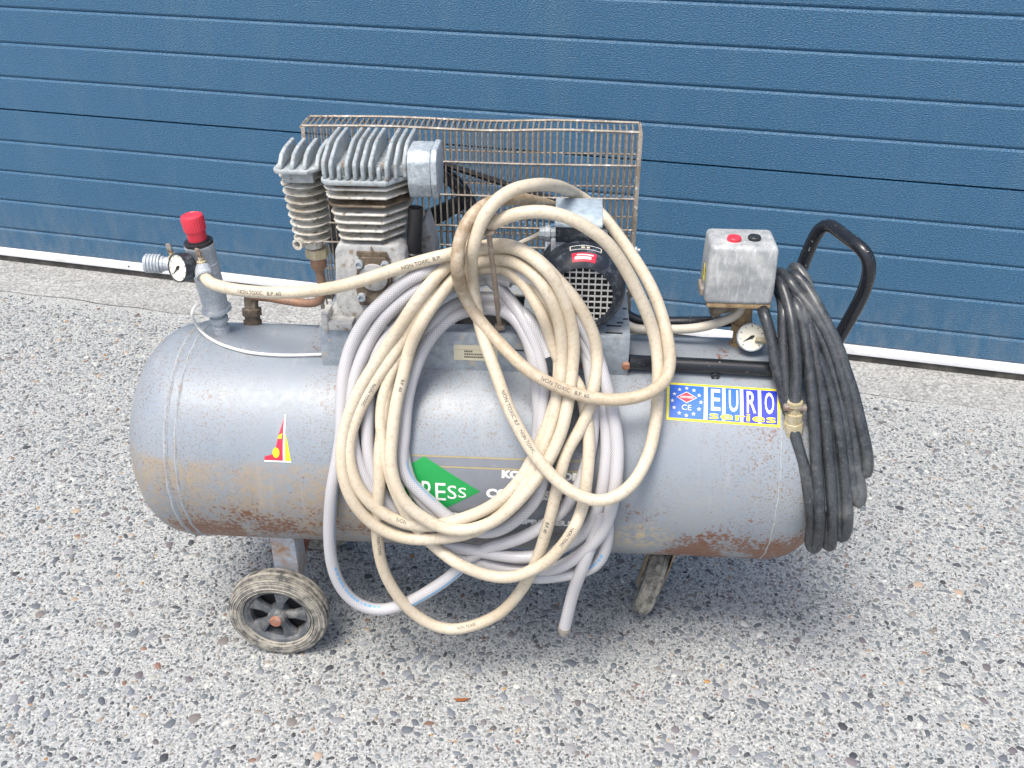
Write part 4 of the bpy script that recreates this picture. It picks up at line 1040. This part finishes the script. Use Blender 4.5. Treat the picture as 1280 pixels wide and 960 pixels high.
# two wide loops thrown on last
W(hose_pts([(607, 285, -.118, 1), (624, 275, -.122, 1), (646, 267, -.124, 1), (672, 264, -.125, 1), (693, 266.5, -.125, 1), (714, 273, -.124, 1), (736, 286, -.122, 1), (759, 303, -.118, 1), (779, 331, -.114, 1), (794, 359, -.112, 1), (806, 385, -.112, 1), (815, 409, -.112, 1)] +
  lay([(821, 435), (823, 461), (822, 491), (821, 520), (817, 543), (815, 555)], .5) + lay([(808, 575)], 1.0) + lay([(794, 601)], 1.6) + lay([(774, 619)], 2.3) + lay([(751, 627), (729, 622), (704, 608), (682, 586), (663, 561), (648, 535), (633, 504)], 2.75) + lay([(622, 472), (611, 442), (601, 412), (595, 380), (590, 345)], 2.4) +
  [(590, 317, -.150, 1), (595, 295, -.146, 1), (604, 272, -.142, 1), (617, 254, -.132, 1), (632, 241.5, -.116, 1), (650, 234, -.096, 1), (674, 230.5, -.066, 1), (698, 233, .0, 1), (710, 238, .06, 1), (720, 243, .110, 1), (736, 253, .125, 1), (754, 270, .115, 1), (768, 288, .080, 1), (784, 310, .03, 1), (801, 336, -.025, 1), (815, 361, -.06, 1), (826, 390, -.085, 1)] +
  lay([(834, 420)], .3) + lay([(838, 450), (834, 472)], 1.2) + lay([(818, 488), (793, 497.5), (766, 500), (737, 497), (710, 489), (683, 477), (658, 462), (639, 444), (622, 426), (605, 407), (590, 387), (577, 362)], 2.75) +
  [(571.5, 338, -.165, 1), (572, 314, -.160, 1), (578, 289, -.150, 1), (590, 269, -.135, 1), (605, 257, -.11, 1), (623, 249.5, -.08, 1), (644, 248, -.05, 1), (664, 251, .0, 1), (680, 255, .05, 1), (692, 259, .105, 1), (704, 264, .12, 1), (716, 270, .12, 1)], BR))
P_ = smooth_path([Vector(p) for p in bg_] + beige, .0075, 7)
nP = len(P_); gr_ = []
Lb = [0.0]
for a, b_ in zip(P_, P_[1:]): Lb.append(Lb[-1] + (b_ - a).length)
for s_ in Lb:
    back = Lb[-1] - s_
    gr_.append(float(np.interp(back, [0, .45, .60, 1.05, 1.2], [1, .95, .55, .42, .04])))
m = MB(); m.tube(P_, BR, 14, grime=gr_)
hose = m.build('beige_hose', 'beige_rubber', None, angle=80, recalc=True)
tag(hose, 'cream rubber air hose coiled over the front of the compressor', 'hose')
# print along the hose: lettering wrapped on the camera side of the tube
def hose_text(P, s0, body, size, mat, parent, r, name='lettering', bold=.0, roll=0.0, flip=False):
    L = [0.0]
    for a, b_ in zip(P, P[1:]): L.append(L[-1] + (b_ - a).length)
    t = text_bm(body, size, bold)
    w_ = max(v.co.x for v in t.verts)
    for v in t.verts:
        s_ = s0 + ((w_ - v.co.x) if flip else v.co.x); y_ = (v.co.y - size * .36) * (-1 if flip else 1)
        i = min(max(int(np.searchsorted(L, s_)) - 1, 0), len(P) - 2); k = (s_ - L[i]) / max(L[i + 1] - L[i], 1e-9)
        c_ = P[i].lerp(P[i + 1], k); T_ = (P[min(i + 2, len(P) - 1)] - P[max(i - 1, 0)]).normalized()
        n_ = (CAM_PRINT - c_); n_ = (n_ - T_ * n_.dot(T_)).normalized(); b2 = n_.cross(T_)
        a = y_ / r + roll
        v.co = c_ + (n_ * math.cos(a) + b2 * math.sin(a)) * (r + .0004)
    me = bpy.data.meshes.new(name); t.to_mesh(me); t.free(); me.materials.append(MATS[mat])
    o = bpy.data.objects.new(name, me); col.objects.link(o); o.parent = parent
CAM_PRINT = Vector((.15, -1.64, 1.56))
def s_at(P, px, py):
    q = []
    for i, p in enumerate(P):
        d = p - CAM; w_ = d.dot(FW); q.append(((640 + FPX * d.dot(RT) / w_ - px) ** 2 + (480 - FPX * d.dot(UP) / w_ - py) ** 2, i))
    i = min(q)[1]; s_ = 0.0
    for a, b_ in zip(P[:i], P[1:i + 1]): s_ += (b_ - a).length
    return s_
for px, py, body, sz, fl in ((301, 363, 'NON TOXIC   B.P. 60', .0098, False), (500, 335, 'NON TOXIC  B.P.', .0090, False), (650, 309, 'B.P. 60', .008, False), (472, 690, 'NON TOXIC', .008, True), (600, 780, 'NON TOXIC', .008, True),
                             (688, 648, 'B.P. 60', .009, False), (668, 566, 'NON TOXIC', .008, True), (510, 655, 'NON', .009, True), (452, 505, 'NON TOXIC', .008, True), (497, 490, 'B.P. 60', .008, True), (648, 535, 'NON TOXIC B.P.', .009, True), (718, 660, 'NON TOXIC', .008, False), (735, 497, 'NON TOXIC   B.P. 60', .0095, True)):
    hose_text(P_, s_at(P_, px, py), body, sz, 'print_dark', hose, BR, flip=fl, roll=-.15)

# clear braided hose, coiled behind the cream one
CR = .0119
w_main = hose_pts(lay([(640, 352), (600, 338), (572, 333), (550, 333), (531, 340), (507, 352), (484, 372), (466, 389), (449, 412), (436, 440), (429, 472), (427, 508), (427, 540), (422, 575), (415, 612), (412, 650), (412, 677), (415, 704), (424, 730), (441, 751), (462, 761), (481, 762), (506, 755), (531, 742), (556, 726), (575, 710), (592, 694)], .1) +
  lay([(612, 684), (644, 675), (672, 662), (699, 642), (714, 624), (726, 603), (736, 572), (741, 540), (742, 505), (738, 465), (728, 425), (712, 392), (690, 366), (660, 349), (624, 346)], -.1) +
  lay([(590, 343), (560, 345), (534, 354), (511, 369), (482, 395), (464, 422), (451, 450), (442, 480), (438, 520), (443, 562), (452, 590), (464, 611), (488, 642), (520, 667), (556, 681), (588, 687), (620, 693), (652, 697), (684, 692), (710, 680), (732, 664), (746, 640), (753, 612), (757, 584), (759, 556), (757, 520), (751, 484), (738, 446), (718, 405), (695, 372), (665, 352), (635, 346)], .05) +
  lay([(600, 350), (565, 358), (530, 378), (497, 408), (474, 438), (463, 476), (460, 521), (459, 547), (462, 575), (471, 602), (490, 636), (520, 662), (560, 689), (604, 704), (640, 712), (672, 711)], -.15) +
  lay([(690, 712), (714, 701), (738, 682), (755, 662), (766, 627), (771, 592), (772, 556), (767, 520), (757, 480), (742, 434), (717, 392), (688, 360), (655, 344), (625, 343)], .55) +
  lay([(606, 346), (622, 356), (633, 371), (648, 388), (661, 412), (671, 437), (677, 465), (680, 491), (677, 525), (677, 555), (680, 585), (676, 612), (663, 633), (642, 652), (620, 664), (592, 664), (559, 646), (539, 629), (520, 611), (506, 594), (502, 572), (505, 545), (507, 515), (511, 487), (521, 455), (532, 431), (546, 412), (564, 396), (584, 388), (606, 385), (628, 388), (646, 400), (660, 425), (668, 455), (672, 490)], .25) +
  lay([(674, 530), (668, 570), (650, 600), (610, 640), (570, 650), (535, 634), (512, 600), (503, 560), (503, 520), (508, 487), (519, 455), (531, 425), (545, 400), (561, 385), (578, 377), (600, 372), (621, 374), (640, 382), (655, 393), (668, 407), (680, 430), (686, 446)], -.05), CR)
w_tail = hose_pts(lay([(640, 716), (672, 722), (710, 718), (734, 712), (748, 703), (757, 684), (759.5, 662), (758, 640)], .0), CR)
w_end = hose_pts(lay([(752, 640), (742, 670)], .3) + lay([(733, 697), (725, 717)], .7) + lay([(716, 742), (709.5, 768), (705.5, 786)], .3), CR)
Wm = smooth_path(w_main, .0075, 7); Wt = smooth_path(w_tail, .0075, 4); We = smooth_path(w_end, .0075, 4)
m = MB(); m.tube(Wm, CR, 14); m.tube(Wt, CR, 14); m.tube(We, CR, 14)
bh = m.build('braided_hose', 'braided_pvc', None, angle=80)
tag(bh, 'translucent white braided hose coiled behind the cream hose', 'hose')
dE = (We[-1] - We[-2]).normalized()
m = MB(); m.lathe([(-.010, CR + .0012), (-.003, CR + .0012), (-.002, .0105), (.006, .0105), (.007, .007), (.003, .006)], We[-1] + dE * .004, dE, 16); m.build('hose_end', 'steel_bolt', bh)
def stripe(P, p0, p1, roll, wd_, mat, gaps=True):
    s0, s1 = sorted((s_at(P, *p0), s_at(P, *p1))); L = [0.0]
    for a, b_ in zip(P, P[1:]): L.append(L[-1] + (b_ - a).length)
    m = MB(); prev = None; s_ = s0
    while s_ < s1:
        ln_ = random.uniform(.004, .010) if gaps else .012
        Q = []
        for q_ in np.linspace(s_, min(s_ + ln_, s1), 3):
            i = min(max(int(np.searchsorted(L, q_)) - 1, 0), len(P) - 2); c_ = P[i].lerp(P[i + 1], (q_ - L[i]) / max(L[i + 1] - L[i], 1e-9)); T_ = (P[min(i + 2, len(P) - 1)] - P[max(i - 1, 0)]).normalized()
            n_ = (CAM_PRINT - c_); n_ = (n_ - T_ * n_.dot(T_)).normalized(); b2 = n_.cross(T_)
            Q.append([m.bm.verts.new(c_ + (n_ * math.cos(a) + b2 * math.sin(a)) * (CR + .0004)) for a in (roll - wd_, roll, roll + wd_)])
        for A2, B2 in zip(Q, Q[1:]):
            for k in range(2): m.bm.faces.new((A2[k], A2[k + 1], B2[k + 1], B2[k]))
        s_ += ln_ + (random.uniform(.002, .005) if gaps else 0)
    o = m.build('print_line', mat, bh, recalc=False); return o
stripe(Wm, (415, 705), (481, 762), .35, .20, 'print_ice'); stripe(Wm, (508, 755), (588, 696), -.75, .16, 'print_ice', False); stripe(Wm, (423, 575), (412, 677), .9, .06, 'print_ice', False)
stripe(Wt, (740, 709), (756, 688), .1, .22, 'print_ice'); stripe(Wm, (503, 575), (540, 630), -.7, .10, 'print_ice', False)

# black hose hung at the right end, brass coupling on its front end
KR = .0106
AK = (.0, .800)
def hangk(z):
    if z >= .800: return .0 + min(.05, (z - .8) * 1.2)
    if z >= .60: return -.145 * ((.8 - z) / .2) ** .8
    if z >= TZ: return -.145 - .072 * ((.60 - z) / (.60 - TZ))
    return -TR
def kp(L):
    out = []
    for e in L:
        if len(e) == 4: out.append(on_y(e[0], e[1], e[2])); continue
        px, py, ly = e; y = -.1
        for _ in range(14): p = on_y(px, py, y); y = hangk(p.z) - KR - .001 - ly * .018
        out.append(on_y(px, py, y))
    return out
T_top = [(985, 352, .04, 1), (982, 342, .075, 1), (984, 345, .09, 1)]
kk = kp(lay([(993.5, 508), (994, 496), (995.5, 470), (995, 447), (992, 418), (988, 392)], 1.1) + lay([(981, 366), (975, 352)], .5) + [(970, 350, .05, 1), (972, 356, .085, 1), (984, 362, .06, 1)] +
  lay([(993, 378), (1003, 404), (1009, 440), (1011, 460), (1014.5, 489), (1018, 531), (1020, 567), (1021.5, 591), (1024, 626), (1024.5, 662)], .6) + lay([(1021, 684), (1016, 690)], .3) + lay([(1012, 680), (1015, 654), (1013, 629), (1008, 605), (1000, 578)], -.1) + lay([(992, 545), (984, 512)], -.9) + lay([(977, 482), (969, 454), (966, 432), (961, 411), (955, 391)], -.2) + [(951, 375, .03, 1), (958, 360, .07, 1), (972, 362, .05, 1)] +
  lay([(979, 383), (979, 411), (980, 447), (982, 470), (985, 500), (994, 545), (1010, 600), (1028, 650)], .1) + lay([(1034, 682), (1038, 686)], .2) + lay([(1040, 666), (1040.5, 633), (1038, 595), (1035, 560), (1032, 531), (1027, 489), (1021, 454), (1013, 416), (1003, 384), (993, 366), (985, 350)], .45) + [(976, 341, .02, 1), (968, 342, .06, 1), (974, 346, .09, 1)] +
  lay([(984, 348), (995, 364), (1010, 381), (1026, 404), (1041, 434), (1050, 462), (1058, 492)], .75) + lay([(1064, 524), (1069, 560), (1073, 595), (1077, 618), (1074, 634), (1068, 622), (1064, 596), (1060, 562), (1054, 520), (1046, 480), (1034, 440), (1018, 402), (1004, 372)], .25) + [(996, 350, .04, 1), (986, 341, .06, 1), (984, 344, .08, 1)] +
  lay([(992, 343), (1004, 354), (1018, 376), (1033, 404), (1047, 432), (1056, 460), (1067, 493), (1076, 531), (1083, 562), (1085, 584)], .8) + lay([(1081, 597), (1077, 584), (1072, 550), (1064, 510), (1052, 465), (1036, 424), (1018, 386)], .1) + [(1008, 352, .05, 1), (996, 334, .07, 1), (990, 340, .09, 1)] +
  lay([(1000, 380), (1008, 410), (1018, 440), (1028, 458), (1038, 486), (1046, 517), (1051, 552), (1055, 584), (1058, 619), (1059.5, 652)], .4) + lay([(1055, 673), (1048, 672), (1046, 640), (1044, 600), (1036, 540), (1022, 480)], .0), )
Kp = smooth_path(kk, .0075, 5)
m = MB(); m.tube(Kp, KR, 12)
kb = m.build('black_hose', 'black_cable', None, angle=80)
tag(kb, 'dusty black rubber hose coiled over the right end of the tank', 'hose')
k0 = Kp[0]; kd = (Vector(on_y(990, 555, k0.y)) - k0).normalized()
m = MB(); m.lathe([(-.010, .0138), (-.002, .0138), (-.001, .011), (.012, .0115), (.013, .0155), (.031, .0155), (.032, .0170), (.036, .0180), (.062, .0188), (.064, .0175), (.060, .013), (.05, .012), (.05, 0)], k0, kd, 8); br_ = m.build('brass_coupling', 'brass', kb)
m = MB(); u_, v_, d_ = frame(kd)
m.box(k0 + Vector((-.020, -.010, -.005)), k0 + Vector((.020, .003, .005)), .003); m.build('hose_clamp', 'steel_bolt', br_)
